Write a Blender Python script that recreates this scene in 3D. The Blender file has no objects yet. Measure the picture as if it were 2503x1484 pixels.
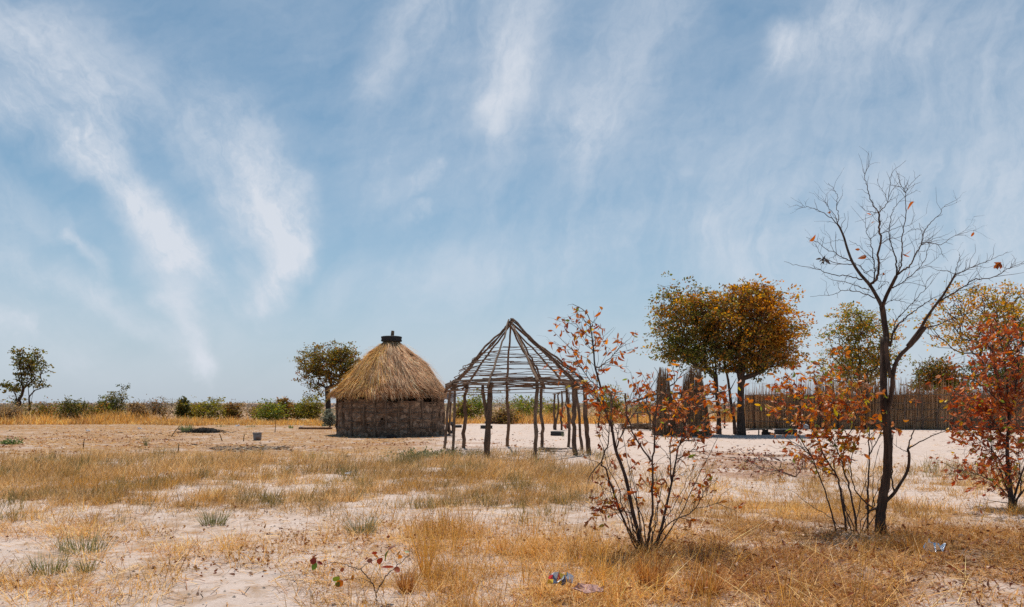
import bpy, math
import numpy as np
from mathutils import Vector

S = bpy.context.scene
COL = S.collection
R = math.radians
F, HY, EYE, CX = 1750.0, 985.0, 1.55, 1251.5      # focal length, horizon row, eye height (photo measured on a 2503 wide sheet)

# ------------------------------------------------------------------ noise and places
def _hash(ix, iy, s):
    h = (ix * 374761393 + iy * 668265263 + s * 974711) & 0x7fffffff
    h = ((h ^ (h >> 13)) * 1274126177) & 0x7fffffff
    return ((h ^ (h >> 16)) & 0xffff) / 65535.0

def vnoise(x, y, s=0):
    x = np.asarray(x, float); y = np.asarray(y, float)
    ix = np.floor(x).astype(np.int64); iy = np.floor(y).astype(np.int64)
    fx = x - ix; fy = y - iy
    fx = fx * fx * (3 - 2 * fx); fy = fy * fy * (3 - 2 * fy)
    a = _hash(ix, iy, s); b = _hash(ix + 1, iy, s); c = _hash(ix, iy + 1, s); d = _hash(ix + 1, iy + 1, s)
    return (a * (1 - fx) + b * fx) * (1 - fy) + (c * (1 - fx) + d * fx) * fy

def fbm(x, y, s=0, o=4):
    t = 0; a = .5; n = 0
    for k in range(o):
        t = t + a * vnoise(np.asarray(x) * 2 ** k, np.asarray(y) * 2 ** k, s + k * 17); n += a; a *= .5
    return t / n

def gz(x, y):
    x = np.asarray(x, float); y = np.asarray(y, float)
    d = np.hypot(x, y)
    near = np.clip(1 - (d - 9) / 14, 0, 1)
    z = (fbm(x * .45, y * .45, 3) - .5) * .16 * (.35 + .65 * near)
    z = z + (fbm(x * 2.2, y * 2.2, 9) - .5) * .05 * near
    z = z + (fbm(x * 7, y * 7, 23, 3) - .5) * .022 * near
    return np.where(d > 70, z * .3, z)

def P(px, py, d):
    return np.array([(px - CX) / F * d, d, EYE - (py - HY) / F * d])

def G(px, py):
    d = EYE * F / (py - HY)
    x = (px - CX) / F * d
    return np.array([x, d, float(gz(x, d))])

def GD(px, d):
    x = (px - CX) / F * d
    return np.array([x, d, float(gz(x, d))])

def sheet(x, y):                                   # where a ground point sits in the photograph
    y = np.maximum(y, .5)
    return CX + x / y * F, HY + EYE * F / y

# ------------------------------------------------------------------ mesh collecting
def unit(v):
    return v / np.maximum(np.linalg.norm(v, axis=-1, keepdims=True), 1e-9)

class MB:
    def __init__(s):
        s.V = []; s.Q = []; s.T = []; s.C = []; s.n = 0
    def add(s, V, Q=None, T=None, col=(1, 1, 1)):
        V = np.asarray(V, float).reshape(-1, 3)
        if Q is not None and len(Q): s.Q.append(np.asarray(Q, np.int64).reshape(-1, 4) + s.n)
        if T is not None and len(T): s.T.append(np.asarray(T, np.int64).reshape(-1, 3) + s.n)
        c = np.asarray(col, float)
        if c.ndim == 1: c = np.tile(c, (len(V), 1))
        s.V.append(V); s.C.append(c); s.n += len(V)
        return s
    def box(s, c, size, rz=0, col=(1, 1, 1), rx=0, ry=0):
        v = np.array([[a, b, d] for a in (-.5, .5) for b in (-.5, .5) for d in (-.5, .5)]) * np.array(size)
        if rx: v = v @ np.array([[1, 0, 0], [0, math.cos(rx), -math.sin(rx)], [0, math.sin(rx), math.cos(rx)]]).T
        if ry: v = v @ np.array([[math.cos(ry), 0, math.sin(ry)], [0, 1, 0], [-math.sin(ry), 0, math.cos(ry)]]).T
        v = v @ np.array([[math.cos(rz), -math.sin(rz), 0], [math.sin(rz), math.cos(rz), 0], [0, 0, 1]]).T
        return s.add(v + np.array(c), [[0, 1, 3, 2], [4, 6, 7, 5], [0, 4, 5, 1], [2, 3, 7, 6], [0, 2, 6, 4], [1, 5, 7, 3]], col=col)
    def tube(s, pts, rad, n=7, col=(1, 1, 1), rough=0, rng=None, cap=True):
        pts = np.asarray(pts, float); m = len(pts)
        rad = np.full(m, rad) if np.isscalar(rad) else np.asarray(rad, float)
        tan = unit(np.gradient(pts, axis=0))
        ref = np.array([1., 0, 0]) if abs(tan[0][0]) < .8 else np.array([0, 1., 0])
        u = ref - tan[0] * (ref @ tan[0]); u /= np.linalg.norm(u)
        rings = []
        ang = np.arange(n) / n * 2 * np.pi
        lob = 1 + (rough * (rng.random(n) - .5) if rough else 0)
        for i in range(m):
            u = u - tan[i] * (u @ tan[i]); u /= max(np.linalg.norm(u), 1e-9)
            w = np.cross(tan[i], u)
            rr = rad[i] * lob * (1 + (rough * .6 * (rng.random(n) - .5) if rough else 0))
            rings.append(pts[i] + (np.cos(ang) * rr)[:, None] * u + (np.sin(ang) * rr)[:, None] * w)
        V = np.concatenate(rings)
        i = np.arange(m - 1)[:, None] * n; j = np.arange(n)[None]; k = (j + 1) % n
        Q = np.stack([i + j, i + k, i + n + k, i + n + j], -1).reshape(-1, 4)
        T = None
        if cap:
            V = np.concatenate([V, pts[:1] , pts[-1:]])
            b = np.arange(n); T = np.concatenate([np.stack([np.full(n, m * n), (b + 1) % n, b], 1),
                                                 np.stack([np.full(n, m * n + 1), (m - 1) * n + b, (m - 1) * n + (b + 1) % n], 1)])
        return s.add(V, Q, T, col)
    def sticks(s, A, B, ra, rb, n=4, col=(1, 1, 1)):
        A = np.asarray(A, float).reshape(-1, 3); B = np.asarray(B, float).reshape(-1, 3); m = len(A)
        if not m: return s
        ra = np.broadcast_to(ra, m); rb = np.broadcast_to(rb, m)
        t = unit(B - A)
        ref = np.where(np.abs(t[:, 2:3]) < .9, np.array([[0, 0, 1.]]), np.array([[1., 0, 0]]))
        u = unit(np.cross(t, ref)); w = np.cross(t, u)
        ang = np.arange(n) / n * 2 * np.pi
        d = np.cos(ang)[None, :, None] * u[:, None] + np.sin(ang)[None, :, None] * w[:, None]
        V = np.concatenate([A[:, None] + d * ra[:, None, None], B[:, None] + d * rb[:, None, None]], 1).reshape(-1, 3)
        i = np.arange(m)[:, None] * 2 * n; j = np.arange(n)[None]; k = (j + 1) % n
        Q = np.stack([i + j, i + k, i + n + k, i + n + j], -1).reshape(-1, 4)
        c = np.asarray(col, float)
        if c.ndim == 2: c = np.repeat(c, 2 * n, 0)
        return s.add(V, Q, None, c)
    def rows(s, rows_l, rows_r, col):                # ribbons: (N, k, 3) left and right edges
        N, k, _ = rows_l.shape
        V = np.stack([rows_l, rows_r], 2).reshape(-1, 3)
        i = np.arange(N)[:, None] * 2 * k; j = np.arange(k - 1)[None] * 2
        Q = np.stack([i + j, i + j + 1, i + j + 3, i + j + 2], -1).reshape(-1, 4)
        c = np.asarray(col, float)
        if c.ndim == 2: c = np.repeat(c, 2 * k, 0)
        return s.add(V, Q, None, c)
    def lathe(s, prof, c, n=32, col=(1, 1, 1), closed=False):
        prof = np.asarray(prof, float); m = len(prof)
        a = np.arange(n) / n * 2 * np.pi
        V = np.stack([prof[:, None, 0] * np.cos(a), prof[:, None, 0] * np.sin(a), np.repeat(prof[:, 1:2], n, 1)], -1).reshape(-1, 3)
        mm = m if closed else m - 1
        i = np.arange(mm)[:, None] * n; i2 = ((np.arange(mm) + 1) % m)[:, None] * n
        j = np.arange(n)[None]; k = (j + 1) % n
        Q = np.stack([i + j, i + k, i2 + k, i2 + j], -1).reshape(-1, 4)
        return s.add(V + np.array(c), Q, None, col)
    def build(s, name, mat, parent=None, org=None, smooth=False):
        V = np.concatenate(s.V); C = np.concatenate(s.C)
        base = ORG[parent.name] if parent is not None else (np.array(org, float) if org is not None else np.zeros(3))
        me = bpy.data.meshes.new(name)
        me.vertices.add(len(V)); me.vertices.foreach_set('co', (V - base).astype(np.float32).ravel())
        Q = np.concatenate(s.Q) if s.Q else np.zeros((0, 4), np.int64)
        T = np.concatenate(s.T) if s.T else np.zeros((0, 3), np.int64)
        idx = np.concatenate([Q.ravel(), T.ravel()]).astype(np.int32)
        tot = np.concatenate([np.full(len(Q), 4), np.full(len(T), 3)]).astype(np.int32)
        st = np.concatenate([[0], np.cumsum(tot)[:-1]]).astype(np.int32)
        me.loops.add(len(idx)); me.loops.foreach_set('vertex_index', idx)
        me.polygons.add(len(tot)); me.polygons.foreach_set('loop_start', st); me.polygons.foreach_set('loop_total', tot)
        me.update(calc_edges=True)
        at = me.attributes.new('Col', 'FLOAT_COLOR', 'POINT')
        at.data.foreach_set('color', np.concatenate([np.clip(C, 0, 1), np.ones((len(C), 1))], 1).astype(np.float32).ravel())
        me.polygons.foreach_set('use_smooth', np.full(len(tot), bool(smooth)))
        me.materials.append(mat)
        o = bpy.data.objects.new(name, me); COL.objects.link(o)
        if parent is not None: o.parent = parent; ORG[o.name] = base
        else: o.location = base; ORG[o.name] = base
        return o

ORG = {}
def tag(o, label, cat=None, group=None, kind=None):
    o['label'] = label
    if cat: o['category'] = cat
    if group: o['group'] = group
    if kind: o['kind'] = kind
    return o

def thing(name, at, label, cat, group=None):
    o = bpy.data.objects.new(name, None); COL.objects.link(o)
    o.empty_display_size = .2
    o.location = at; ORG[o.name] = np.array(at, float)
    return tag(o, label, cat, group)

# ------------------------------------------------------------------ materials
class NT:
    def __init__(s, name):
        s.m = bpy.data.materials.new(name); s.m.use_nodes = True
        s.t = s.m.node_tree; s.t.nodes.clear()
        s.out = s.t.nodes.new('ShaderNodeOutputMaterial')
    def n(s, typ, **kw):
        nd = s.t.nodes.new('ShaderNode' + typ)
        for k, v in kw.items():
            if k in nd.inputs: nd.inputs[k].default_value = v
            else: setattr(nd, k, v)
        return nd
    def l(s, a, b): s.t.links.new(a, b)
    def mix(s, f, a, b, mode='MIX'):
        nd = s.t.nodes.new('ShaderNodeMix'); nd.data_type = 'RGBA'; nd.blend_type = mode
        for sock, v in ((nd.inputs[0], f), (nd.inputs[6], a), (nd.inputs[7], b)):
            if hasattr(v, 'links'): s.l(v, sock)
            elif isinstance(v, (int, float)): sock.default_value = v
            else: sock.default_value = (*v, 1)
        return nd.outputs[2]
    def ramp(s, f, *stops):
        nd = s.t.nodes.new('ShaderNodeValToRGB'); e = nd.color_ramp.elements
        while len(e) < len(stops): e.new(.5)
        for x, (p, c) in zip(e, stops):
            x.position = p; x.color = (c, c, c, 1) if isinstance(c, (int, float)) else (*c, 1)
        s.l(f, nd.inputs[0]); return nd.outputs[0]
    def noise(s, scale, detail=4, rough=.55, vec=None, stretch=None):
        tc = s.n('TexCoord').outputs['Object'] if vec is None else vec
        if stretch:
            mp = s.n('Mapping'); mp.inputs['Scale'].default_value = stretch; s.l(tc, mp.inputs[0]); tc = mp.outputs[0]
        nd = s.n('TexNoise', Scale=scale, Detail=detail, Roughness=rough); s.l(tc, nd.inputs['Vector'])
        return nd.outputs['Fac']
    def bump(s, h, strength, dist):
        b = s.n('Bump', Strength=strength, Distance=dist); s.l(h, b.inputs['Height']); return b.outputs[0]

def mat_leaf(name, trans=.45, rough=.4, spec=.4):
    t = NT(name); a = t.n('Attribute', attribute_name='Col').outputs['Color']
    p = t.n('BsdfPrincipled', Roughness=rough); p.inputs['Specular IOR Level'].default_value = spec
    tr = t.n('BsdfTranslucent'); mx = t.n('MixShader'); mx.inputs[0].default_value = trans
    hs = t.n('HueSaturation', Saturation=1.1, Value=1.25); t.l(a, hs.inputs['Color'])
    t.l(a, p.inputs['Base Color']); t.l(hs.outputs[0], tr.inputs['Color'])
    t.l(p.outputs[0], mx.inputs[1]); t.l(tr.outputs[0], mx.inputs[2]); t.l(mx.outputs[0], t.out.inputs[0])
    return t.m

def mat_wood(name, c1, c2, scale=18, stretch=(1, 1, .15), rough=.85, bump=.5, dist=.01, vcol=False):
    t = NT(name)
    f = t.noise(scale, 6, .65, stretch=stretch); g = t.noise(3, 3, .5)
    c = t.mix(t.ramp(f, (.3, 0.), (.7, 1.)), c1, c2)
    c = t.mix(t.ramp(g, (.35, .0), (.75, .55)), c, tuple(x * .55 for x in c1))
    if vcol: c = t.mix(1., c, t.n('Attribute', attribute_name='Col').outputs['Color'], 'MULTIPLY')
    p = t.n('BsdfPrincipled', Roughness=rough); p.inputs['Specular IOR Level'].default_value = .2
    t.l(c, p.inputs['Base Color']); t.l(t.bump(f, bump, dist), p.inputs['Normal']); t.l(p.outputs[0], t.out.inputs[0])
    return t.m

def mat_plain(name, col, rough=.7, metal=0, var=.25, scale=20, bump=.3, dist=.004, second=None, spec=.3):
    t = NT(name); f = t.noise(scale, 5, .6); g = t.noise(scale * .25, 4, .6)
    c = t.mix(t.ramp(f, (.3, 0.), (.7, 1.)), tuple(x * (1 - var) for x in col), tuple(min(1, x * (1 + var)) for x in col))
    if second: c = t.mix(t.ramp(g, (.52, 0.), (.62, 1.)), c, second)
    p = t.n('BsdfPrincipled', Roughness=rough, Metallic=metal); p.inputs['Specular IOR Level'].default_value = spec
    t.l(c, p.inputs['Base Color']); t.l(t.bump(f, bump, dist), p.inputs['Normal']); t.l(p.outputs[0], t.out.inputs[0])
    return t.m

def mat_vcol(name, rough=.8, spec=.2, bump_scale=60, bump=.3, dist=.004):
    t = NT(name); a = t.n('Attribute', attribute_name='Col').outputs['Color']
    f = t.noise(bump_scale, 4, .6)
    c = t.mix(t.ramp(f, (.25, .35), (.75, 0.)), a, (.03, .02, .015))
    p = t.n('BsdfPrincipled', Roughness=rough); p.inputs['Specular IOR Level'].default_value = spec
    t.l(c, p.inputs['Base Color']); t.l(t.bump(f, bump, dist), p.inputs['Normal']); t.l(p.outputs[0], t.out.inputs[0])
    return t.m

M = dict(
    leaf=mat_leaf('autumn_leaf', .42, .45, .5), far_leaf=mat_leaf('tree_foliage', .48, .5, .35),
    grass=mat_leaf('dry_grass_blade', .32, .55, .3), litter=mat_leaf('dead_leaf', .12, .6, .3),
    reed=mat_leaf('dry_reed', .38, .7, .2), thatch=mat_leaf('thatch_straw', .26, .75, .12),
    bark=mat_wood('dark_bark', (.024, .015, .011), (.17, .11, .08), 26, (1, 1, .18), .9, .9, .012),
    twig=mat_wood('twig_bark', (.05, .032, .026), (.13, .085, .07), 40, (1, 1, .3), .8, .4, .004),
    pole=mat_wood('weathered_pole', (.075, .05, .037), (.34, .235, .17), 26, (1, 1, .12), .9, .9, .012, vcol=True),
    plank=mat_wood('weathered_plank', (.12, .09, .07), (.27, .21, .16), 20, (.15, 1, 1), .9, .5, .006, vcol=True),
    tyre=mat_plain('worn_rubber', (.04, .04, .043), .75, 0, .4, 30, .4, .006),
    tin=mat_plain('galvanised_tin', (.21, .225, .25), .6, .3, .18, 14, .25, .004, (.20, .13, .10)),
    foil=mat_plain('crumpled_foil', (.75, .77, .82), .28, .9, .1, 30, .5, .006),
    cloth=mat_plain('grey_sacking', (.30, .31, .34), .9, 0, .2, 25, .5, .01),
    card=mat_plain('pinkish_card', (.50, .30, .26), .85, 0, .2, 18, .5, .008, (.34, .20, .17)),
    paper=mat_plain('white_scrap', (.75, .75, .78), .6, 0, .12, 20, .4, .005),
    printed=mat_leaf('printed_wrapper', .05, .25, .7), char=mat_plain('charred_bits', (.03, .027, .026), .95, 0, .4, 30),
    stone=mat_plain('pale_clod', (.40, .33, .28), .95, 0, .25, 12, .6, .01),
)

def mud_material():
    t = NT('mud_wall')
    tc = t.n('TexCoord').outputs['Object']
    v = t.n('TexVoronoi', Scale=5.5); v.feature = 'DISTANCE_TO_EDGE'; t.l(tc, v.inputs['Vector'])
    cell = t.n('TexVoronoi', Scale=5.5); t.l(tc, cell.inputs['Vector'])
    n1 = t.noise(6, 5, .55); n2 = t.noise(1.3, 4, .6); n3 = t.noise(24, 3, .6)
    c = t.mix(t.ramp(n1, (.3, 0.), (.7, 1.)), (.15, .092, .06), (.50, .34, .235))
    c = t.mix(t.ramp(n2, (.4, 0.), (.62, .75)), c, (.19, .125, .09))
    g = t.n('SeparateColor'); t.l(cell.outputs['Color'], g.inputs[0])
    c = t.mix(t.ramp(g.outputs[0], (.72, 0.), (.78, .6)), c, (.42, .31, .225))
    c = t.mix(t.ramp(g.outputs[1], (.80, 0.), (.84, .6)), c, (.075, .047, .032))  # dark cells paint the shade of small holes into the mud
    c = t.mix(t.ramp(v.outputs['Distance'], (.0, .55), (.07, 0.)), c, (.07, .046, .032))
    c = t.mix(t.ramp(n3, (.70, 0.), (.74, .7)), c, (.45, .40, .35))
    h = t.mix(.5, t.ramp(v.outputs['Distance'], (0, 0.), (.2, 1.)), n1)
    p = t.n('BsdfPrincipled', Roughness=.95); p.inputs['Specular IOR Level'].default_value = .1
    t.l(c, p.inputs['Base Color']); t.l(t.bump(h, .9, .05), p.inputs['Normal']); t.l(p.outputs[0], t.out.inputs[0])
    return t.m
M['mud'] = mud_material()

def ground_material():
    t = NT('sandy_ground')
    pos = t.n('NewGeometry').outputs['Position']
    at = t.n('Attribute', attribute_name='Col').outputs['Color']
    sp = t.n('SeparateColor'); t.l(at, sp.inputs[0])
    fine = t.noise(55, 6, .7, pos); mid = t.noise(5, 6, .62, pos); big = t.noise(.55, 5, .6, pos); mm = t.noise(17, 5, .65, pos)
    sand = t.mix(t.ramp(big, (.3, 0.), (.7, 1.)), (.615, .488, .420), (.54, .438, .390))
    sand = t.mix(t.ramp(mid, (.42, 0.), (.68, .6)), sand, (.43, .335, .285))
    sand = t.mix(t.ramp(fine, (.2, .5), (.45, 0.)), sand, (.24, .175, .14))
    sand = t.mix(t.ramp(mm, (.62, 0.), (.74, .55)), sand, (.70, .60, .55))
    straw = t.mix(t.ramp(mm, (.3, 0.), (.7, 1.)), (.19, .10, .045), (.47, .28, .135))  # straw tint darkened so it carries the shade between grass blades
    straw = t.mix(t.ramp(mid, (.5, 0.), (.7, .6)), straw, (.33, .20, .11))
    lo1 = t.noise(1.3, 4, .6, pos); lo2 = t.noise(.33, 3, .55, pos)
    # fallen straw and dust settle in ragged patches where the mesh says there is growth, shade between blades painted in
    m1 = t.n('Math', operation='MULTIPLY_ADD'); t.l(mid, m1.inputs[0]); m1.inputs[1].default_value = 1.3; m1.inputs[2].default_value = -.65
    m2 = t.n('Math', operation='ADD'); t.l(sp.outputs[0], m2.inputs[0]); t.l(m1.outputs[0], m2.inputs[1])
    m3 = t.n('Math', operation='MULTIPLY_ADD'); t.l(mm, m3.inputs[0]); m3.inputs[1].default_value = .9; m3.inputs[2].default_value = -.45
    m4 = t.n('Math', operation='ADD'); t.l(m2.outputs[0], m4.inputs[0]); t.l(m3.outputs[0], m4.inputs[1])
    m5 = t.n('Math', operation='MULTIPLY_ADD'); t.l(lo1, m5.inputs[0]); m5.inputs[1].default_value = 1.7; m5.inputs[2].default_value = -.85
    m6 = t.n('Math', operation='MULTIPLY_ADD'); t.l(lo2, m6.inputs[0]); m6.inputs[1].default_value = 1.3; m6.inputs[2].default_value = -.65
    m7 = t.n('Math', operation='ADD'); t.l(m5.outputs[0], m7.inputs[0]); t.l(m6.outputs[0], m7.inputs[1])
    m8 = t.n('Math', operation='MULTIPLY'); t.l(m7.outputs[0], m8.inputs[0]); t.l(t.ramp(sp.outputs[0], (.02, .15), (.3, 1.)), m8.inputs[1])
    m9 = t.n('Math', operation='ADD'); t.l(m8.outputs[0], m9.inputs[0]); t.l(m4.outputs[0], m9.inputs[1])
    c = t.mix(t.ramp(m9.outputs[0], (.22, 0.), (.8, .92)), sand, straw)
    grey = t.mix(t.ramp(lo1, (.30, .55), (.46, 0.)), c, (.33, .27, .235)); c = t.mix(t.ramp(sp.outputs[0], (.05, .25), (.35, .9)), c, grey)
    r1 = t.n('Math', operation='ADD'); t.l(sp.outputs[1], r1.inputs[0]); t.l(m3.outputs[0], r1.inputs[1])
    c = t.mix(t.ramp(r1.outputs[0], (.4, 0.), (.8, .75)), c, (.27, .125, .06))
    k1 = t.n('Math', operation='ADD'); t.l(sp.outputs[2], k1.inputs[0]); t.l(m3.outputs[0], k1.inputs[1])
    c = t.mix(t.ramp(k1.outputs[0], (.35, 0.), (.8, .8)), c, (.10, .085, .075))
    dents = t.n('TexVoronoi', Scale=3.2); dents.feature = 'SMOOTH_F1'; t.l(pos, dents.inputs['Vector'])
    h = t.mix(.5, mm, fine); h = t.mix(.45, h, t.ramp(dents.outputs['Distance'], (.05, 0.), (.3, 1.))); h = t.mix(.3, h, mid)
    p = t.n('BsdfPrincipled', Roughness=.95); p.inputs['Specular IOR Level'].default_value = .1
    t.l(c, p.inputs['Base Color']); t.l(t.bump(h, .9, .07), p.inputs['Normal']); t.l(p.outputs[0], t.out.inputs[0])
    return t.m
M['ground'] = ground_material()

# ------------------------------------------------------------------ what grows where (on the ground, read off the photograph)
def sbox(px, py, x0, x1, y0, y1, sx=60, sy=12):
    a = np.clip((px - x0) / sx + .5, 0, 1) * np.clip((x1 - px) / sx + .5, 0, 1)
    b = np.clip((py - y0) / sy + .5, 0, 1) * np.clip((y1 - py) / sy + .5, 0, 1)
    return a * b

SAPLING = G(930, 1470)
def grass_density(x, y):
    px, py = sheet(x, y)
    n = fbm(x * .55, y * .55, 41); n2 = fbm(x * 1.7, y * 1.7, 57, 3)
    wob = (fbm(x * .3, y * .3, 77) - .5) * 60
    d = np.zeros_like(px)
    d = np.maximum(d, sbox(px, py + wob * .8, -400, 1010, 1122, 1240, 200, 44) * .95)
    d = np.maximum(d, sbox(px, py + wob * .8, 900, 1480, 1118, 1256, 120, 44) * .9)
    d = np.maximum(d, sbox(px, py, -400, 330, 1225, 1310, 200, 40) * .45)
    d = np.maximum(d, sbox(px, py + wob, -400, 1400, 1240, 1400, 200, 40) * .22 * (n > .5))
    d = np.maximum(d, sbox(px + wob, py, 1000, 1330, 1275, 1800, 130, 60) * .75)
    d = np.maximum(d, sbox(px + wob, py, 1250, 1720, 1320, 1800, 120, 60) * 1.0)
    d = np.maximum(d, sbox(px + wob, py, 740, 1100, 1385, 1800, 110, 50) * .55)
    d = np.maximum(d, sbox(px, py, 100, 420, 1405, 1800, 150, 40) * .22)
    d = np.maximum(d, sbox(px, py, -400, 240, 1340, 1470, 160, 40) * .5)
    d = np.maximum(d, sbox(px + wob, py, 1650, 2900, 1215, 1410, 120, 40) * .85)
    d = np.maximum(d, sbox(px + wob, py, 1480, 1800, 1160, 1330, 100, 40) * .30)
    d = np.maximum(d, sbox(px + wob, py, 1850, 2900, 1148, 1240, 160, 24) * .45)
    d = np.maximum(d, sbox(px + wob, py, 1650, 2200, 1385, 1800, 120, 40) * 1.0)
    d = np.maximum(d, sbox(px + wob, py, 2150, 2900, 1400, 1440, 120, 20) * .55)
    d = np.maximum(d, sbox(px + wob, py, 2050, 2560, 1460, 1800, 120, 20) * .28)
    n3 = fbm(x * 4.5, y * 4.5, 59, 2)
    thick = np.maximum(sbox(px, py, 1230, 2250, 1335, 1900, 160, 50), sbox(px, py, 1780, 2800, 1230, 1400, 160, 50) * .7)
    band = sbox(px, py, -400, 1480, 1120, 1236, 200, 24)
    d = d * np.clip((n * .55 + n2 * .65 - .39 + .04 * band + .16 * thick) * 3.6, .04, 1.2) * np.clip((n3 - .26 + .08 * band) * 4.5, .12, 1.2)
    sx, sy, _ = SAPLING; d = d * np.clip(np.hypot((x - sx) / 1.1, y - sy) / .5, .25, 1)
    return np.clip(d, 0, 1)

def litter_red(x, y):
    px, py = sheet(x, y)
    n = fbm(x * .8, y * .8, 91)
    d = sbox(px, py, 1480, 2700, 1300, 1800, 200, 50) * .55
    d = np.maximum(d, sbox(px, py, 1660, 2060, 1098, 1180, 120, 20) * .75)
    d = np.maximum(d, sbox(px, py, 2180, 2600, 1140, 1175, 80, 14) * .5)
    d = np.maximum(d, sbox(px, py, 700, 1320, 1075, 1100, 180, 9) * .6)
    d = np.maximum(d, sbox(px, py, -300, 640, 1062, 1112, 200, 14) * .5)
    d = np.maximum(d, sbox(px, py, 300, 1500, 1290, 1420, 250, 40) * .34)
    return d * np.clip((n - .36) * 5, 0, 1)

def soot(x, y):
    px, py = sheet(x, y)
    n = fbm(x * 1.4, y * .9, 131)
    d = sbox(px, py, 500, 720, 1090, 1104, 60, 5) * .9
    d = np.maximum(d, sbox(px, py, 1680, 2050, 1105, 1150, 140, 16) * .55)
    d = np.maximum(d, sbox(px, py, 300, 620, 1340, 1372, 150, 16) * .4)
    d = np.maximum(d, sbox(px, py, 1470, 1720, 1335, 1480, 60, 30) * .35)
    return d * np.clip((n - .3) * 4, 0, 1)

# ------------------------------------------------------------------ ground
def make_ground():
    ds = np.concatenate([[.15, .7, 1.4, 2.2, 3, 3.8], np.geomspace(4.4, 110, 330), np.geomspace(118, 4500, 26)])
    a = np.concatenate([np.linspace(-180, -52, 30)[:-1], np.linspace(-52, 52, 420), np.linspace(52, 180, 30)[1:]]) * np.pi / 180
    D, A = np.meshgrid(ds, a, indexing='ij')
    X = D * np.sin(A); Y = D * np.cos(A); Z = gz(X, Y)
    V = np.stack([X, Y, Z], -1).reshape(-1, 3)
    m, n = D.shape
    i = np.arange(m - 1)[:, None] * n; j = np.arange(n - 1)[None]
    Q = np.stack([i + j, i + n + j, i + n + j + 1, i + j + 1], -1).reshape(-1, 4)
    front = Y > 1
    g = np.where(front, grass_density(X, Y), .3) * .75
    px, py = sheet(X, Y)
    far = np.clip((D - 44) / 8, 0, 1)
    yard = sbox(px, py, 1100, 2700, 1030, 1140, 200, 12); g = np.maximum(g, np.where(front, yard * .10, 0))
    g = np.maximum(g, far * .85 * (1 - yard * .9))
    g = np.maximum(g, np.where(front, sbox(px, py, -500, 1080, 1036, 1122, 240, 14) * .78, 0))
    g = np.maximum(g, np.where(front, sbox(px, py, -500, 2800, 1225, 1800, 240, 14) * np.where(px < 1250, .24, .38), 0))
    r = np.where(front, litter_red(X, Y), 0); s = np.where(front, soot(X, Y), 0)
    mb = MB().add(V, Q, None, np.stack([g, r, s], -1).reshape(-1, 3))
    o = mb.build('ground', M['ground'], smooth=True)
    tag(o, 'pinkish pale sand of the open yard and field, patched with straw and dead leaves', 'ground', kind='structure')
make_ground()

# ------------------------------------------------------------------ grass and litter
GOLD = np.array([[.76, .43, .13], [.66, .35, .09], [.84, .56, .24], [.46, .22, .06]])
TAN = np.array([[.68, .43, .19], [.58, .35, .14], [.80, .56, .30], [.40, .23, .10]])
RUST = np.array([[.50, .22, .07], [.60, .30, .09], [.32, .135, .055], [.66, .38, .15]])
OLIVE = np.array([[.27, .22, .09], [.36, .26, .10], [.20, .17, .075], [.46, .31, .13]])

def blades(mb, rng, base, h, lean, az, width, col, bend=.5, k=4):
    N = len(base)
    s = np.linspace(0, 1, k)
    ca, sa = np.cos(az), np.sin(az)
    ang = lean[:, None] + (bend * rng.random(N))[:, None] * s[None] ** 1.3
    seg = h[:, None] / (k - 1)
    r = np.concatenate([np.zeros((N, 1)), np.cumsum(np.sin(ang[:, 1:]) * seg, 1)], 1)
    z = np.concatenate([np.zeros((N, 1)), np.cumsum(np.cos(ang[:, 1:]) * seg, 1)], 1)
    c = base[:, None] + np.stack([r * ca[:, None], r * sa[:, None], z], -1)
    wa = az + np.pi / 2 + rng.normal(0, .7, N)
    w = np.stack([np.cos(wa), np.sin(wa), np.zeros(N)], -1)[:, None] * (width[:, None] * .5 * (1 - .85 * s ** 1.5)[None])[..., None]
    mb.rows(c - w, c + w, np.clip(col, 0, 1))

def tufts(mb, rng, x, y, nb, hmin, hmax, lean0, lean1, width, pal, spread, bend=.6, wind=0.):
    n = len(x)
    if not n: return
    rep = rng.integers(max(1, int(nb * .6)), int(nb * 1.4) + 1, n)
    i = np.repeat(np.arange(n), rep); N = len(i)
    th = rng.uniform(hmin, hmax, n)
    az = rng.uniform(0, 2 * np.pi, N)
    rr = spread * np.sqrt(rng.random(N))
    bx = x[i] + rr * np.cos(az); by = y[i] + rr * np.sin(az)
    base = np.stack([bx, by, gz(bx, by) - .01], -1)
    u = np.clip((fbm(x * 1.1, y * 1.1, 501, 3) - .25) * 1.9 + rng.normal(0, .16, n), 0, .999)
    ci = (u * len(pal)).astype(int)[i]; tone = np.clip(.62 + .8 * fbm(x * .8 + 9, y * .8, 511, 3), .7, 1.3)[i][:, None]
    mixi = np.where(rng.random(N) < .35, rng.integers(0, len(pal), N), ci)
    col = pal[mixi] * rng.uniform(.5, 1.25, (N, 1)) * tone
    lean = rng.uniform(lean0, lean1, N)
    az2 = az + rng.normal(0, .5, N)
    if wind:
        az2 = np.where(rng.random(N) < wind, rng.normal(-.1, .6, N), az2)
    blades(mb, rng, base, th[i] * rng.uniform(.45, 1.1, N), lean, az2, width * rng.uniform(.6, 1.3, N), col, bend)

def scatter(rng, d0, d1, per_m2, half=.82, bias=None):
    area = half * (d1 * d1 - d0 * d0)
    n = int(area * per_m2)
    d = np.sqrt(rng.uniform(d0 * d0, d1 * d1, n))
    x = rng.uniform(-half, half, n) * d
    return x, d

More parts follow.
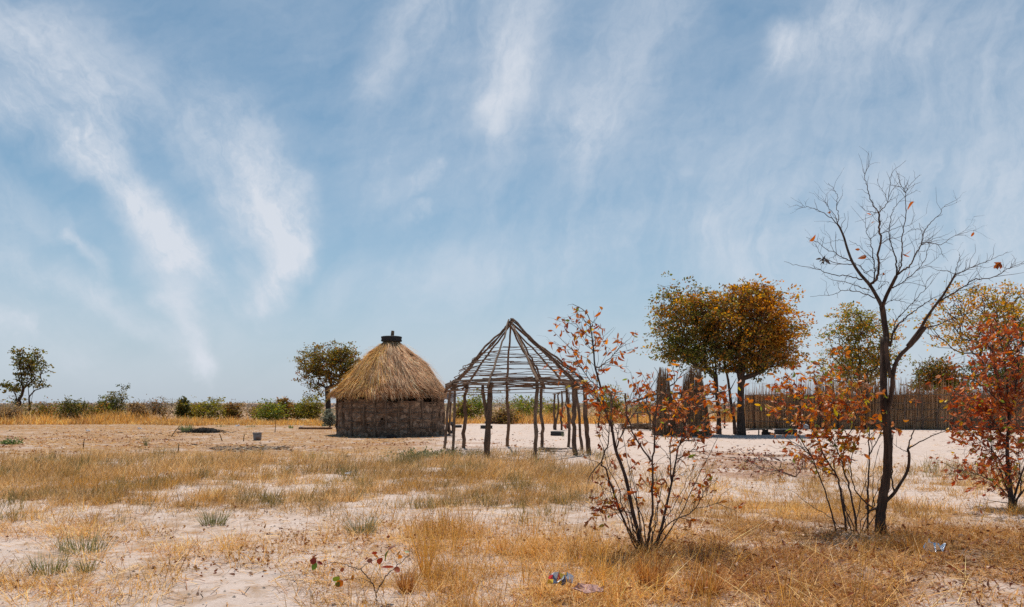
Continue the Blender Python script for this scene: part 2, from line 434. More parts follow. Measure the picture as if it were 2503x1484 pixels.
def make_grass():
    rng = np.random.default_rng(5)
    # foreground golden stalks and matted straw
    mb = MB()
    x, y = scatter(rng, 4.6, 9.2, 240)
    px, py = sheet(x, y); g = grass_density(x, y)
    keep = rng.random(len(x)) < g; x, y, px = x[keep], y[keep], px[keep]
    right = px > 1640
    sel = ~right
    tufts(mb, rng, x[sel], y[sel], 15, .10, .36, .25, 1.45, .0050, np.concatenate([GOLD, GOLD[:3] * 1.1, RUST[:1]]), .12, 1.5)
    tufts(mb, rng, x[right], y[right], 16, .07, .30, .3, 1.5, .0052, np.concatenate([RUST * .8, GOLD[:2] * .95, RUST[:2], GOLD[[3]]]), .11, 1.3)
    # tall standing stems in clumps
    x, y = scatter(rng, 4.6, 8.8, 20)
    px, py = sheet(x, y); g = grass_density(x, y)
    keep = (rng.random(len(x)) < g * .8) & (((px > 990) & (px < 1480)) | (rng.random(len(x)) < .12))
    x, y = x[keep], y[keep]
    tufts(mb, rng, x, y, 16, .38, .78, .02, .42, .004, GOLD[[0, 1, 3]], .07, .5, .3)
    # long broken stalks lying across one another
    x, y = scatter(rng, 4.6, 9.0, 120)
    keep = rng.random(len(x)) < grass_density(x, y) * .9; x, y = x[keep], y[keep]
    tufts(mb, rng, x, y, 3, .18, .75, 1.0, 1.56, .0062, np.concatenate([GOLD[[0, 2]] * 1.1, TAN[[2]], RUST[[1]]]), .05, .35)
    o = mb.build('dry_grass', M['grass'])
    tag(o, 'long golden dry grass and matted straw in the foreground around the shrubs', 'grass', kind='stuff')
    # the field behind it
    mb = MB()
    x, y = scatter(rng, 9.2, 14.5, 100); px, py = sheet(x, y)
    keep = rng.random(len(x)) < grass_density(x, y); x, y, px = x[keep], y[keep], px[keep]
    r = px > 1600
    ol = (fbm(x * 1.6, y * 1.6, 201) > .64) & ~r
    tufts(mb, rng, x[~r & ~ol], y[~r & ~ol], 11, .12, .34, .08, .95, .007, np.concatenate([TAN, GOLD[:2] * .9]), .12, .9, .35)
    tufts(mb, rng, x[ol], y[ol], 11, .10, .30, .05, .6, .008, OLIVE, .10, .6, .3)
    tufts(mb, rng, x[r], y[r], 12, .10, .30, .1, 1.1, .007, np.concatenate([GOLD, TAN[:2]]), .12, .9)
    x, y = scatter(rng, 14.5, 23, 60); px, py = sheet(x, y)
    keep = rng.random(len(x)) < grass_density(x, y); x, y, px = x[keep], y[keep], px[keep]
    ol = fbm(x * 1.1, y * 1.1, 211) > .66
    tufts(mb, rng, x[~ol], y[~ol], 11, .16, .44, .08, .9, .010, np.concatenate([TAN, TAN, GOLD[:1] * .85]), .16, .9, .5)
    tufts(mb, rng, x[ol], y[ol], 11, .16, .44, .05, .6, .011, OLIVE, .14, .6, .4)
    x, y = scatter(rng, 9, 50, 5.0); px, py = sheet(x, y)
    w = (.02 + .22 * sbox(px, py, -400, 900, 1044, 1122, 200, 14)) * np.clip((fbm(x * .6, y * .6, 305) - .40) * 6, .06, 1.2)
    keep = rng.random(len(x)) < w; x, y = x[keep], y[keep]
    tufts(mb, rng, x, y, 8, .05, .17, .2, 1.2, .016, np.concatenate([TAN, GOLD[:2], RUST[:2]]), .22, .9)
    o = mb.build('field_grass', M['grass'])
    tag(o, 'tan and olive dry grass of the field between the foreground and the huts', 'grass', kind='stuff')
    # tall golden belt in front of the bushes
    mb = MB()
    x, y = scatter(rng, 46, 60, 13, .80); px, py = sheet(x, y)
    edge = np.where(px < 860, 49.5, np.where(px < 1700, 51.5, 56)) + (fbm(x * .10, y * .10, 61) - .5) * 17
    keep = (y > edge) & (fbm(x * .25, y * .25, 67) + .35 * rng.random(len(x)) > .36); x, y = x[keep], y[keep]
    hv = .5 * fbm(x * .22, y * .1, 71) + .5 * fbm(x * .07, y * .07, 73)
    for lo, hi, a, b in ((-1, .44, .12, .4), (.44, .55, .22, .7), (.55, 2, .45, 1.3)):
        q = (hv > lo) & (hv <= hi)
        tufts(mb, rng, x[q], y[q], 6, a, b, .03, .6, .035, np.concatenate([GOLD * 1.05, GOLD[[0, 2]] * 1.15, TAN[:1], RUST[:1]]), .25, .8, .3)
    o = mb.build('tall_grass', M['grass'])
    tag(o, 'belt of tall golden grass in front of the distant bushes', 'grass', kind='stuff')
    # straw flat on the ground
    mb = MB()
    def straws(x, y, l0, l1, w, pal):
        n = len(x); a = rng.uniform(0, 2 * np.pi, n); L = rng.uniform(l0, l1, n)
        d = np.stack([np.cos(a), np.sin(a), rng.normal(0, .08, n)], -1)
        c = np.stack([x, y, gz(x, y) + rng.uniform(.004, .02, n)], -1)
        s = np.array([-.5, 0, .5]); pts = c[:, None] + d[:, None] * (L[:, None] * s)[..., None]
        pts[:, 1, 2] += L * .04
        wv = np.stack([-np.sin(a), np.cos(a), rng.normal(0, .3, n)], -1)[:, None] * (w * rng.uniform(.6, 1.4, n))[:, None, None] * .5
        mb.rows(pts - wv, pts + wv, pal[rng.integers(0, len(pal), n)] * rng.uniform(.7, 1.15, (n, 1)))
    x, y = scatter(rng, 4.6, 10, 330); g = grass_density(x, y) + .10 + .22 * litter_red(x, y)
    k = rng.random(len(x)) < g; straws(x[k], y[k], .04, .22, .006, np.concatenate([GOLD, RUST, TAN]))
    x, y = scatter(rng, 10, 22, 60); px, py = sheet(x, y); g = grass_density(x, y) * .8 + .14
    k = rng.random(len(x)) < g; straws(x[k], y[k], .06, .22, .010, np.concatenate([GOLD, TAN]))
    x, y = scatter(rng, 20, 52, 34); px, py = sheet(x, y); g = .05 + .75 * sbox(px, py, -400, 1000, 1040, 1118, 240, 14)
    g = g * np.clip((fbm(x * .5, y * .5, 301) - .35) * 5, .1, 1)
    k = rng.random(len(x)) < g; straws(x[k], y[k], .05, .2, .026, np.concatenate([GOLD, RUST, np.array([[.80, .68, .52], [.50, .26, .09], [.42, .20, .07]])]))
    o = mb.build('straw_litter', M['grass'])
    tag(o, 'broken straw and husks strewn flat over the sand', 'straw', kind='stuff')
make_grass()

# ------------------------------------------------------------------ leaves
def leaf_near(mb, rng, pos, dirs, L, W, col, curl=.5, fold=.35):
    N = len(pos)
    dirs = unit(dirs)
    ref = unit(rng.normal(0, 1, (N, 3)))
    side = unit(np.cross(dirs, ref)); nrm = np.cross(side, dirs)
    s = np.array([0, .16, .38, .62, .84, 1.]); wd = np.array([.06, .66, 1., .93, .55, .05])
    cu = curl * rng.uniform(-.8, 1.6, N); fo = fold * rng.uniform(-.5, 1.5, N); W = W * rng.uniform(.6, 1.15, N)
    rows = []
    for k in range(len(s)):
        c = pos + dirs * (L * s[k])[:, None] - nrm * (L * cu * s[k] ** 2)[:, None]
        h = (W * .5 * wd[k])
        up = nrm * (h * fo)[:, None]
        rows += [c - side * h[:, None] + up, c, c + side * h[:, None] + up]
    V = np.stack(rows, 1).reshape(-1, 3); m = len(s) * 3
    i = np.arange(N)[:, None] * m
    q = np.array([[3 * a + b, 3 * a + b + 1, 3 * a + b + 4, 3 * a + b + 3] for a in range(len(s) - 1) for b in range(2)])
    Q = (i[:, :, None] + q[None]).reshape(-1, 4)
    mb.add(V, Q, None, np.repeat(np.clip(col, 0, 1), m, 0))

def leaf_far(mb, rng, pos, dirs, L, W, col):
    N = len(pos); dirs = unit(dirs)
    side = unit(np.cross(dirs, rng.normal(0, 1, (N, 3)))); nrm = np.cross(side, dirs)
    a = pos; b = pos + dirs * (L * .45)[:, None] + side * (W * .5)[:, None] + nrm * (W * .15)[:, None]
    c = pos + dirs * L[:, None] - nrm * (L * .15)[:, None]; d = pos + dirs * (L * .45)[:, None] - side * (W * .5)[:, None] + nrm * (W * .15)[:, None]
    V = np.stack([a, b, c, d], 1).reshape(-1, 3)
    Q = np.arange(N * 4).reshape(-1, 4)
    mb.add(V, Q, None, np.repeat(np.clip(col, 0, 1), 4, 0))

DEADLEAF = np.array([[.30, .08, .03], [.36, .13, .045], [.20, .06, .03], [.50, .24, .08], [.50, .32, .21], [.26, .12, .07]])
def make_leaf_litter():
    rng = np.random.default_rng(11); mb = MB()
    x, y = scatter(rng, 4.6, 11.5, 420); g = litter_red(x, y) + .012
    k = rng.random(len(x)) < g * .75; x, y = x[k], y[k]; n = len(x)
    a = rng.uniform(0, 6.28, n); d = np.stack([np.cos(a), np.sin(a), rng.normal(.1, .25, n)], -1)
    leaf_near(mb, rng, np.stack([x, y, gz(x, y) + .012 + .10 * rng.random(n) ** 2 * (grass_density(x, y) > .3)], -1), d, rng.uniform(.022, .055, n) * np.where(sheet(x, y)[0] < 1350, .8, 1.1), rng.uniform(.012, .032, n),
              DEADLEAF[rng.integers(0, 6, n)] * rng.uniform(.7, 1.3, (n, 1)), .9, .8)
    x, y = scatter(rng, 11.5, 44, 60); g = litter_red(x, y) * .8 * np.clip((fbm(x * 1.5, y * 1.5, 95) - .38) * 5, .05, 1) + .006
    k = rng.random(len(x)) < g; x, y = x[k], y[k]; n = len(x)
    a = rng.uniform(0, 6.28, n); d = np.stack([np.cos(a), np.sin(a), rng.normal(.1, .3, n)], -1)
    leaf_far(mb, rng, np.stack([x, y, gz(x, y) + .015], -1), d, rng.uniform(.04, .12, n), rng.uniform(.03, .06, n),
             np.concatenate([DEADLEAF, [[.48, .22, .07], [.55, .31, .12]]])[rng.integers(0, 8, n)] * rng.uniform(.8, 1.4, (n, 1)))
    o = mb.build('leaf_litter', M['litter'])
    tag(o, 'red brown dead leaves scattered on the ground', 'dead leaves', kind='stuff')
    # charred twigs and dark crumbs
    mb = MB()
    x, y = scatter(rng, 4.8, 40, 22); g = soot(x, y) * .5 + .006
    k = rng.random(len(x)) < g; x, y = x[k], y[k]; n = len(x)
    a = rng.uniform(0, 6.28, n); L = rng.uniform(.03, .16, n) * (.5 + y / 30)
    A = np.stack([x, y, gz(x, y) + .008], -1); B = A + np.stack([np.cos(a) * L, np.sin(a) * L, rng.uniform(-.01, .04, n)], -1)
    r = rng.uniform(.004, .012, n) * (.6 + y / 25)
    mb.sticks(A, B, r, r * .6, 4)
    o = mb.build('charred_twigs', M['char'])
    tag(o, 'black charred twigs and crumbs on the sand', 'charred twigs', kind='stuff')
    # pale crumbs of sand and small stones
    mb = MB()
    x, y = scatter(rng, 4.8, 14, 26); n = len(x); r = rng.uniform(.004, .018, n)
    oc = np.array([[1, 0, 0], [0, 1, 0], [-1, 0, 0], [0, -1, 0], [0, 0, .8], [0, 0, -.6]]) 
    V = np.stack([x, y, gz(x, y)], -1)[:, None] + oc[None] * r[:, None, None] * rng.uniform(.6, 1.3, (n, 6, 1))
    t = np.array([[0, 1, 4], [1, 2, 4], [2, 3, 4], [3, 0, 4], [1, 0, 5], [2, 1, 5], [3, 2, 5], [0, 3, 5]])
    mb.add(V.reshape(-1, 3), None, (np.arange(n)[:, None, None] * 6 + t[None]).reshape(-1, 3))
    o = mb.build('sand_crumbs', M['stone'])
    tag(o, 'crumbs of sand and small stones lying on the open ground', 'crumbs', kind='stuff')
make_leaf_litter()

# ------------------------------------------------------------------ growing trees
class Skel:
    def __init__(s, root):
        s.p = [np.array(root, float)]; s.par = [-1]
    def path(s, i, pts):
        for q in pts:
            s.p.append(np.array(q, float)); s.par.append(i); i = len(s.p) - 1
        return i
    def reach(s, rng, tip, step=.4, jit=.12, droop=.1):
        pts = np.array(s.p); d = np.linalg.norm(pts - tip, axis=1)
        root = pts[0]; dr = np.linalg.norm(pts - root, axis=1); td = np.linalg.norm(tip - root)
        cost = d + np.where(dr > td * .92, 3., 0) + np.maximum(0, pts[:, 2] - tip[2] + .1) * .8
        i = int(np.argmin(cost)); L = d[i]; n = max(1, int(L / step))
        a = s.p[i]; out = []
        for k in range(1, n + 1):
            t = k / n
            q = a + (tip - a) * t + np.array([0, 0, 1.]) * (-droop * L * math.sin(math.pi * t)) * 1.0
            if k < n: q = q + rng.normal(0, jit * step, 3)
            out.append(q)
        return s.path(i, out)
    def radii(s, tipr, base, e=2.4):
        n = len(s.p); acc = np.zeros(n); kids = np.zeros(n, int)
        for i in range(n - 1, 0, -1):
            if kids[i] == 0: acc[i] = tipr ** e
            acc[s.par[i]] += acc[i]; kids[s.par[i]] += 1
        r = acc ** (1 / e)
        return np.maximum(tipr, base * (r / r[0]) ** 1.45)
    def mesh(s, mb, r, n=5):
        i = np.arange(1, len(s.p)); pp = np.array(s.p); pa = np.array(s.par)[1:]
        ra = np.minimum(r[pa], r[i] * 1.5)
        mb.sticks(pp[pa], pp[i], ra, r[i], n)

def blob_pts(rng, blobs, n, shell=.35):
    w = np.array([b[3] * b[4] * b[5] for b in blobs]); w = w ** .8; k = rng.choice(len(blobs), n, p=w / w.sum())
    B = np.array(blobs)[k]
    v = unit(rng.normal(0, 1, (n, 3))); r = (shell + (1 - shell) * rng.random(n)) ** .5 * np.where(rng.random(n) < .12, 1.16, 1.)
    return B[:, :3] + v * r[:, None] * B[:, 3:6]

def leafy_tree(name, label, cat, at, trunks, blobs, ntips, leaves_per, leaf, colour, base_r, tip_r=.012, spread=.35, group=None, seed=1, shell=.35, flat=.55, droop=-.05):
    rng = np.random.default_rng(seed)
    o = thing(name, at, label, cat, group)
    sk = Skel(at)
    for tr in trunks:
        sk.path(0, tr)
    tips = blob_pts(rng, blobs, ntips, shell)
    tips = tips[tips[:, 2] > at[2] + .25]
    order = np.argsort(np.linalg.norm(tips - np.array(at), axis=1))
    for t in tips[order]:
        sk.reach(rng, t, .45, .16, droop)
    r = sk.radii(tip_r, base_r)
    mb = MB(); sk.mesh(mb, r, 6)
    # side twigs carry the leaf sprays
    wgt = rng.uniform(.2, 1.75, len(tips))
    k = np.repeat(np.arange(len(tips)), np.maximum(2, (leaves_per * wgt).astype(int)))
    lobes = rng.normal(0, 1, (len(tips), 4, 3)) * spread * np.array([1, 1, flat])
    off = lobes[k, rng.integers(0, 4, len(k))] + rng.normal(0, 1, (len(k), 3)) * spread * .42 * np.array([1, 1, flat * .8])
    pos = tips[k] + off
    nt = 3
    kk = np.repeat(np.arange(len(tips)), nt); end = tips[kk] + rng.normal(0, 1, (len(kk), 3)) * spread * .9 * np.array([1, 1, flat])
    mb.sticks(tips[kk], end, tip_r * .8, tip_r * .4, 3)
    mb.build('trunk', M['bark'], o)
    cm = MB()
    d = unit(off + np.array([0, 0, -.15])) + rng.normal(0, .7, pos.shape)
    L = leaf * rng.uniform(.7, 1.3, len(pos))
    leaf_far(cm, rng, pos, d, L, L * rng.uniform(.45, .75, len(pos)), colour(rng, pos, tips[k]))
    cm.build('crown', M['far_leaf'], o)
    return o

def mixcol(rng, pos, key, pals, ws, jit=.25):
    n = len(pos)
    # every clump leans to one tint, single leaves vary
    h = (np.sin(key[:, 0] * 12.9 + key[:, 1] * 7.3 + key[:, 2] * 31.7) * 43758.5) % 1
    u = np.clip(.65 * h + .35 * rng.random(n), 0, .999)
    idx = np.searchsorted(np.cumsum(ws) / np.sum(ws), u)
    return np.array(pals)[idx] * rng.uniform(1 - jit, 1 + jit, (n, 1))

GRN, DGRN, YGRN, OLV = (.125, .135, .022), (.07, .078, .018), (.24, .205, .028), (.20, .145, .03)
ORG_, RST, YEL, BRN = (.48, .20, .018), (.36, .125, .018), (.50, .27, .03), (.25, .11, .028)

# --- the pair of big trees by the fence
def crown_blobs(spec, d, depth=.9):
    return [(*P(px, py, d + dz), rx / F * d, ry_ if ry_ else rx / F * d * depth, rz / F * d) for px, py, rx, rz, dz, ry_ in spec]

dT = 34.8
base = GD(1812, dT)
def col_orange(rng, pos, key):
    px = CX + pos[:, 0] / dT * F; py = HY - (pos[:, 2] - EYE) / dT * F
    warm = np.clip((px - 1710) / 150 + .05 + (830 - py) / 160 + (fbm(pos[:, 0] * .9, pos[:, 2] * .9, 5) - .5) * 2.2, 0, 1)
    a = mixcol(rng, pos, key, [OLV, DGRN, BRN, YEL], [4, 3, 2, .6]); b = mixcol(rng, pos, key, [ORG_, RST, YEL, BRN, OLV, YGRN], [4.6, 1., 2.2, 1.6, 3., 1.2])
    return np.where((rng.random(len(pos)) < warm)[:, None], b, a) * 1.2
leafy_tree('tree', 'big round-crowned tree turning orange, thick dark trunk beside the plank bench', 'tree', base,
           [[P(1810, 1000, dT), P(1811, 950, dT), P(1806, 905, dT), P(1808, 860, dT + .2), P(1812, 800, dT), P(1815, 750, dT)],
            [P(1810, 1000, dT), P(1811, 950, dT), P(1812, 915, dT), P(1830, 870, dT - .2), P(1850, 820, dT - .3), P(1862, 770, dT - .3)],
            [P(1810, 1000, dT), P(1811, 950, dT), P(1816, 925, dT), P(1850, 890, dT + .3), P(1880, 850, dT + .5), P(1900, 810, dT + .6)],
            [P(1810, 1000, dT), P(1810, 950, dT), P(1800, 905, dT), P(1784, 860, dT + .3), P(1772, 810, dT + .4), P(1775, 770, dT + .4)]],
           crown_blobs([(1845, 745, 82, 62, .2, 0), (1880, 800, 76, 74, .4, 0), (1800, 790, 85, 85, -.3, 0), (1850, 850, 88, 58, 0, 0), (1905, 855, 52, 55, -.6, 0), (1790, 870, 50, 45, .3, 0), (1770, 760, 45, 50, .2, 0)], dT),
           430, 50, .14, col_orange, .25, .011, .33, seed=3)
base2 = GD(1757, dT + .6)
def col_green(rng, pos, key):
    py = HY - (pos[:, 2] - EYE) / dT * F
    warm = np.clip((815 - py) / 170 + (fbm(pos[:, 0] * .9, pos[:, 2] * .9, 15) - .5) * 1.8, .12, .85)
    a = mixcol(rng, pos, key, [GRN, DGRN, OLV, YGRN], [3, 1.6, 3, 2]); b = mixcol(rng, pos, key, [OLV, BRN, YEL, ORG_], [3, 2, 1.3, 2.6])
    return np.where((rng.random(len(pos)) < warm)[:, None], b, a) * 1.3
leafy_tree('tree', 'green-leaved tree with a slim bent trunk whose crown merges into the orange one', 'tree', base2,
           [[P(1757, 1020, dT + .6), P(1753, 970, dT + .6), P(1748, 920, dT + .7), P(1738, 880, dT + .8), P(1722, 830, dT + .8)], [P(1757, 1020, dT + .6), P(1753, 970, dT + .6), P(1748, 925, dT + .7), P(1715, 880, dT + .5), P(1685, 840, dT + .4), P(1660, 800, dT + .4)], [P(1757, 1020, dT + .6), P(1753, 970, dT + .6), P(1750, 915, dT + .8), P(1748, 860, dT + 1), P(1735, 800, dT + 1)]],
           crown_blobs([(1660, 735, 62, 48, .6, 0), (1640, 800, 48, 62, .4, 0), (1690, 800, 80, 85, .8, 0), (1710, 865, 62, 42, .2, 0), (1730, 780, 55, 60, 1., 0), (1645, 850, 40, 26, .6, 0)], dT),
           270, 46, .135, col_green, .15, .010, .33, seed=4)

# --- the slender sapling trunk leaning between the two
def bare_pole_tree():
    b = GD(1797, 35.6); o = thing('sapling', b, 'thin crooked dark stem leaning between the two big trees', 'sapling')
    mb = MB(); rng = np.random.default_rng(8)
    pts = np.array([b, P(1795, 1030, 35.6), P(1788, 995, 35.6), P(1784, 960, 35.7), P(1780, 930, 35.7), P(1774, 900, 35.6), P(1768, 872, 35.5)])
    mb.tube(pts, [.1, .085, .08, .07, .06, .05, .03], 6, rough=.3, rng=rng)
    mb.sticks([P(1784, 955, 35.7), P(1776, 908, 35.6)], [P(1800, 925, 35.9), P(1755, 880, 35.3)], .03, .012, 5)
    mb.build('trunk', M['bark'], o)
    cm = MB(); n = 160; pos = P(1772, 885, 35.5) + rng.normal(0, 1, (n, 3)) * np.array([.35, .35, .35])
    leaf_far(cm, rng, pos, rng.normal(0, 1, (n, 3)), np.full(n, .12), np.full(n, .08), mixcol(rng, pos, pos, [OLV, GRN, BRN], [2, 2, 1]))
    cm.build('crown', M['far_leaf'], o)
bare_pole_tree()

# --- trees behind the fence and at the field's edge
def col_mix(pals, ws, k=1.):
    return lambda rng, pos, key: mixcol(rng, pos, key, pals, ws) * k
d = 52.
leafy_tree('tree', 'yellow green tree standing behind the fence, partly hidden by the bare trunk', 'tree', GD(2105, d),
           [[P(2105, 960, d), P(2100, 900, d), P(2098, 850, d), P(2100, 800, d)]],
           crown_blobs([(2100, 785, 55, 42, 0, 0), (2060, 830, 50, 48, .5, 0), (2130, 840, 55, 50, -.5, 0), (2045, 890, 48, 40, 0, 0), (2150, 885, 50, 35, 0, 0), (2095, 885, 75, 45, .5, 0), (2085, 925, 70, 25, .5, 0)], d),
           210, 38, .18, col_mix([OLV, YGRN, GRN, ORG_, YEL, BRN], [3, 3, 2, 1.4, 2, 1], 1.3), .22, .015, .45, seed=21)
leafy_tree('tree', 'wide open-crowned tree over the right end of the fence with forking dark limbs', 'tree', GD(2440, 50.),
           [[P(2425, 960, 50), P(2408, 915, 50), P(2395, 870, 50.3), P(2370, 830, 50.5)], [P(2440, 930, 50), P(2425, 870, 49.5), P(2415, 810, 49.3)], [P(2470, 940, 50), P(2490, 870, 50), P(2510, 800, 50)]],
           crown_blobs([(2370, 745, 75, 48, 0, 0), (2300, 790, 45, 40, .6, 0), (2440, 750, 70, 55, -.6, 0), (2340, 835, 60, 28, 0, 0), (2520, 760, 75, 70, .5, 0), (2440, 820, 75, 40, .3, 0), (2520, 860, 60, 50, 0, 0), (2600, 820, 80, 80, 0, 0)], 50.),
           320, 28, .18, col_mix([OLV, YGRN, YEL, ORG_, BRN, RST], [3, 2.6, 2.6, 2, 1, .6], 1.25), .30, .016, .45, seed=22)
leafy_tree('tree', 'small dense olive orange tree seen far off over the fence top', 'tree', GD(2290, 88.),
           [[P(2290, 940, 88)]],
           crown_blobs([(2290, 905, 48, 30, 0, 0), (2265, 925, 30, 30, 0, 0), (2345, 918, 26, 30, 1, 0), (2315, 925, 40, 28, 0, 0), (2300, 950, 70, 26, 0, 0)], 88.),
           140, 40, .30, col_mix([OLV, GRN, BRN, ORG_, YEL], [3.2, 2, 2, 1.6, .8]), .25, .03, .6, seed=23)
leafy_tree('tree', 'dark green tree peeking over the fence behind the red shrub', 'tree', GD(2425, 70.),
           [[P(2425, 960, 70)]],
           crown_blobs([(2415, 905, 50, 30, 0, 0), (2450, 925, 60, 30, 0, 0), (2490, 915, 45, 35, 0, 0)], 70.),
           90, 40, .24, col_mix([DGRN, GRN, OLV], [3, 2, 2]), .2, .02, .5, seed=24)
leafy_tree('tree', 'rounded brown green tree rising behind the thatched hut', 'tree', GD(803, 75.),
           [[P(802, 985, 75), P(800, 950, 75), P(797, 925, 75)]],
           crown_blobs([(805, 865, 50, 26, 0, 0), (775, 885, 42, 32, .5, 0), (845, 885, 36, 32, -.5, 0), (765, 920, 26, 24, 0, 0), (810, 900, 52, 30, 0, 0), (770, 958, 26, 18, .5, 0), (850, 920, 25, 22, 0, 0), (825, 935, 25, 20, .5, 0)], 75.),
           230, 38, .22, col_mix([BRN, OLV, GRN, RST, YEL], [2.4, 4, 1.6, 1, .8], 1.2), .28, .02, .5, seed=25, shell=.5)
leafy_tree('tree', 'tall sparse tree with a dark trunk at the left edge of the field', 'tree', GD(72, 62.),
           [[P(72, 1000, 62), P(71, 970, 62), P(68, 940, 62), P(60, 910, 62.2), P(54, 875, 62)], [P(76, 985, 62), P(84, 940, 61.6), P(90, 900, 61.4), P(94, 870, 61.4)]],
           crown_blobs([(a, b, c * .8, e, f, g) for a, b, c, e, f, g in [(46, 866, 18, 14, 0, 0), (94, 862, 18, 14, .3, 0), (62, 890, 28, 18, 0, 0), (98, 900, 15, 24, -.4, 0), (34, 948, 26, 9, .4, 0), (62, 925, 24, 18, 0, 0), (105, 938, 16, 10, 0, 0), (50, 975, 16, 12, .5, 0), (8, 940, 14, 5, 0, 0), (50, 1008, 20, 12, .3, 0)]], 62.),
           170, 15, .20, col_mix([DGRN, OLV, GRN, BRN], [3, 3, 3, 1], 1.2), .17, .015, .26, seed=26, flat=.4, shell=.3)

# --- bushes along the far side of the field
def bush(px, d, top, hw, style, label, seed, low=None):
    rng = np.random.default_rng(seed)
    at = GD(px, d)
    z1 = EYE - (top - HY) / F * d; h = (z1 - at[2]) * 1.08; w = hw / F * d * 1.22
    st = dict(green=([GRN, YGRN, OLV, DGRN], [3, 2, 3, 1.6], 1.45), dark=([DGRN, OLV, GRN], [3, 2, 2], 1.2), olive=([OLV, BRN, GRN, TAN[1]], [3, 2, 2, 1], 1.3),
              dry=([(.42, .29, .15), (.34, .22, .11), (.26, .17, .09)], [3, 3, 1], 1.), rust=([BRN, OLV, (.27, .17, .09), (.20, .13, .06)], [2, 2, 2, 1.6], 1.2),
              bright=([(.12, .17, .03), YGRN, GRN, OLV], [3, 2, 3, 1], 1.45), silver=([(.27, .28, .22), (.20, .21, .15), (.33, .31, .24)], [3, 2, 2], 1.), twig=([(.20, .15, .12), BRN, OLV], [2, 2, 2], 1.))[style]
    nb = 5
    bl = []
    for k in range(nb):
        a = rng.uniform(-1, 1); hh = rng.uniform(.35, .62) if k else .62
        bl.append((at[0] + a * w * .62 * (k > 0), d + rng.uniform(-.5, .5) * w, at[2] + h * hh, w * rng.uniform(.4, .62), w * .55, h * (rng.uniform(.28, .42))))
    for _ in range(3):
        a = rng.uniform(-1, 1); bl.append((at[0] + a * w * .8, d, at[2] + h * rng.uniform(.6, .98), w * .13, w * .13, h * rng.uniform(.16, .3)))
    bl.append((at[0], d, at[2] + h * .3, w * .9, w * .8, h * .3))
    tips = {'twig': 60, 'dry': 90}.get(style, 85); per = {'twig': 9, 'dry': 26, 'silver': 30}.get(style, 24)
    if low: per = int(per * low)
    stems = [[at + np.array([rng.uniform(-.5, .5) * w, rng.uniform(-.3, .3) * w, h * .35])] for _ in range(3)]
    return leafy_tree('bush', label, 'bush', at, stems, bl, tips, per, .16 if d > 50 else .1, lambda r, p, k: mixcol(r, p, k, st[0], st[1]) * st[2], .06, .012, .27 * min(1.2, w), 'bushes along the far side of the field', seed, .3, .7)

B = [
 (22, 57, 997, 36, 'dry', 'straw coloured dry bush beside the tall sparse tree, at the left edge of the photo'),
 (108, 60, 988, 30, 'olive', 'low olive bush touching the right side of the tall sparse tree'),
 (178, 57, 976, 31, 'dark', 'dark green bush with two raised arms, standing apart in the grass'),
 (245, 60, 992, 30, 'olive', 'brown olive bush at the left foot of the pointed shrub'),
 (283, 62, 955, 24, 'dark', 'tall pointed dark shrub, highest of the field-edge bushes on the left'),
 (336, 60, 988, 16, 'dry', 'small orange dry bush right of the tall pointed shrub'),
 (360, 63, 978, 24, 'twig', 'thin twiggy bush with few leaves behind the small orange dry one'),
 (402, 64, 976, 24, 'twig', 'reddish twiggy bush midway between the pointed shrub and the upright one'),
 (447, 62, 972, 13, 'dark', 'narrow upright dark bush like a spike'),
 (482, 64, 992, 16, 'olive', 'small olive bush between the spike-like one and the broad green one'),
 (520, 62, 975, 30, 'green', 'broad green bush with a sprig leaning right, above the green clump in the field'),
 (573, 63, 985, 17, 'rust', 'brown bush to the right of the broad leaning green bush'),
 (622, 66, 990, 24, 'twig', 'low twiggy bush in the gap above the grey bucket'),
 (656, 59, 985, 28, 'bright', 'bright green low bush to the right of the grey bucket'),
 (692, 62, 974, 20, 'olive', 'knobbly topped olive bush right of the bright green low one'),
 (727, 63, 985, 22, 'green', 'rounded green bush left of the brown green tree by the hut'),
 (762, 62, 976, 22, 'green', 'green bush just under the brown green tree behind the hut'),
 (806, 46, 1003, 13, 'silver', 'silvery grey-green bush at the left wall of the hut'),
 (1128, 58, 980, 20, 'rust', 'rust tinted bush seen just right of the thatched hut'),
 (1166, 58, 964, 36, 'bright', 'large fresh green bush seen through the left posts of the pole frame'),
 (1226, 53, 1001, 26, 'rust', 'low brown bush at the middle of the pole frame view'),
 (1282, 58, 974, 42, 'bright', 'wide yellow green bush seen through the middle of the pole frame'),
 (1352, 62, 988, 30, 'green', 'low green bush behind the shorter row of bare posts'),
 (1496, 56, 944, 36, 'green', 'tall green bush behind the red-leaved middle shrub'),
 (1568, 62, 992, 32, 'olive', 'dull olive bush left of the reed screens'),
 (1785, 60, 1004, 30, 'olive', 'low olive bush behind the rail between the two big trees'),
]
for i, (px, dd, top, hw, st, lab) in enumerate(B):
    bush(px, dd, top, hw, st, lab, 300 + i)

def far_grey_tree():
    rng = np.random.default_rng(77); d = 120.; b = GD(1798, d)
    o = thing('tree', b, 'leafless grey tree far away, seen between the two big trees', 'tree')
    sk = Skel(b); sk.path(0, [P(1798, 1010, d), P(1797, 1000, d)])
    for t in sorted(blob_pts(rng, crown_blobs([(1798, 990, 26, 22, 0, 0)], d), 120, .6), key=lambda q: np.linalg.norm(q - b)): sk.reach(rng, t, .8, .2)
    mb = MB(); sk.mesh(mb, sk.radii(.025, .25), 4)
    mb.build('trunk', mat_plain('grey_bark', (.30, .27, .27), .9), o)
far_grey_tree()

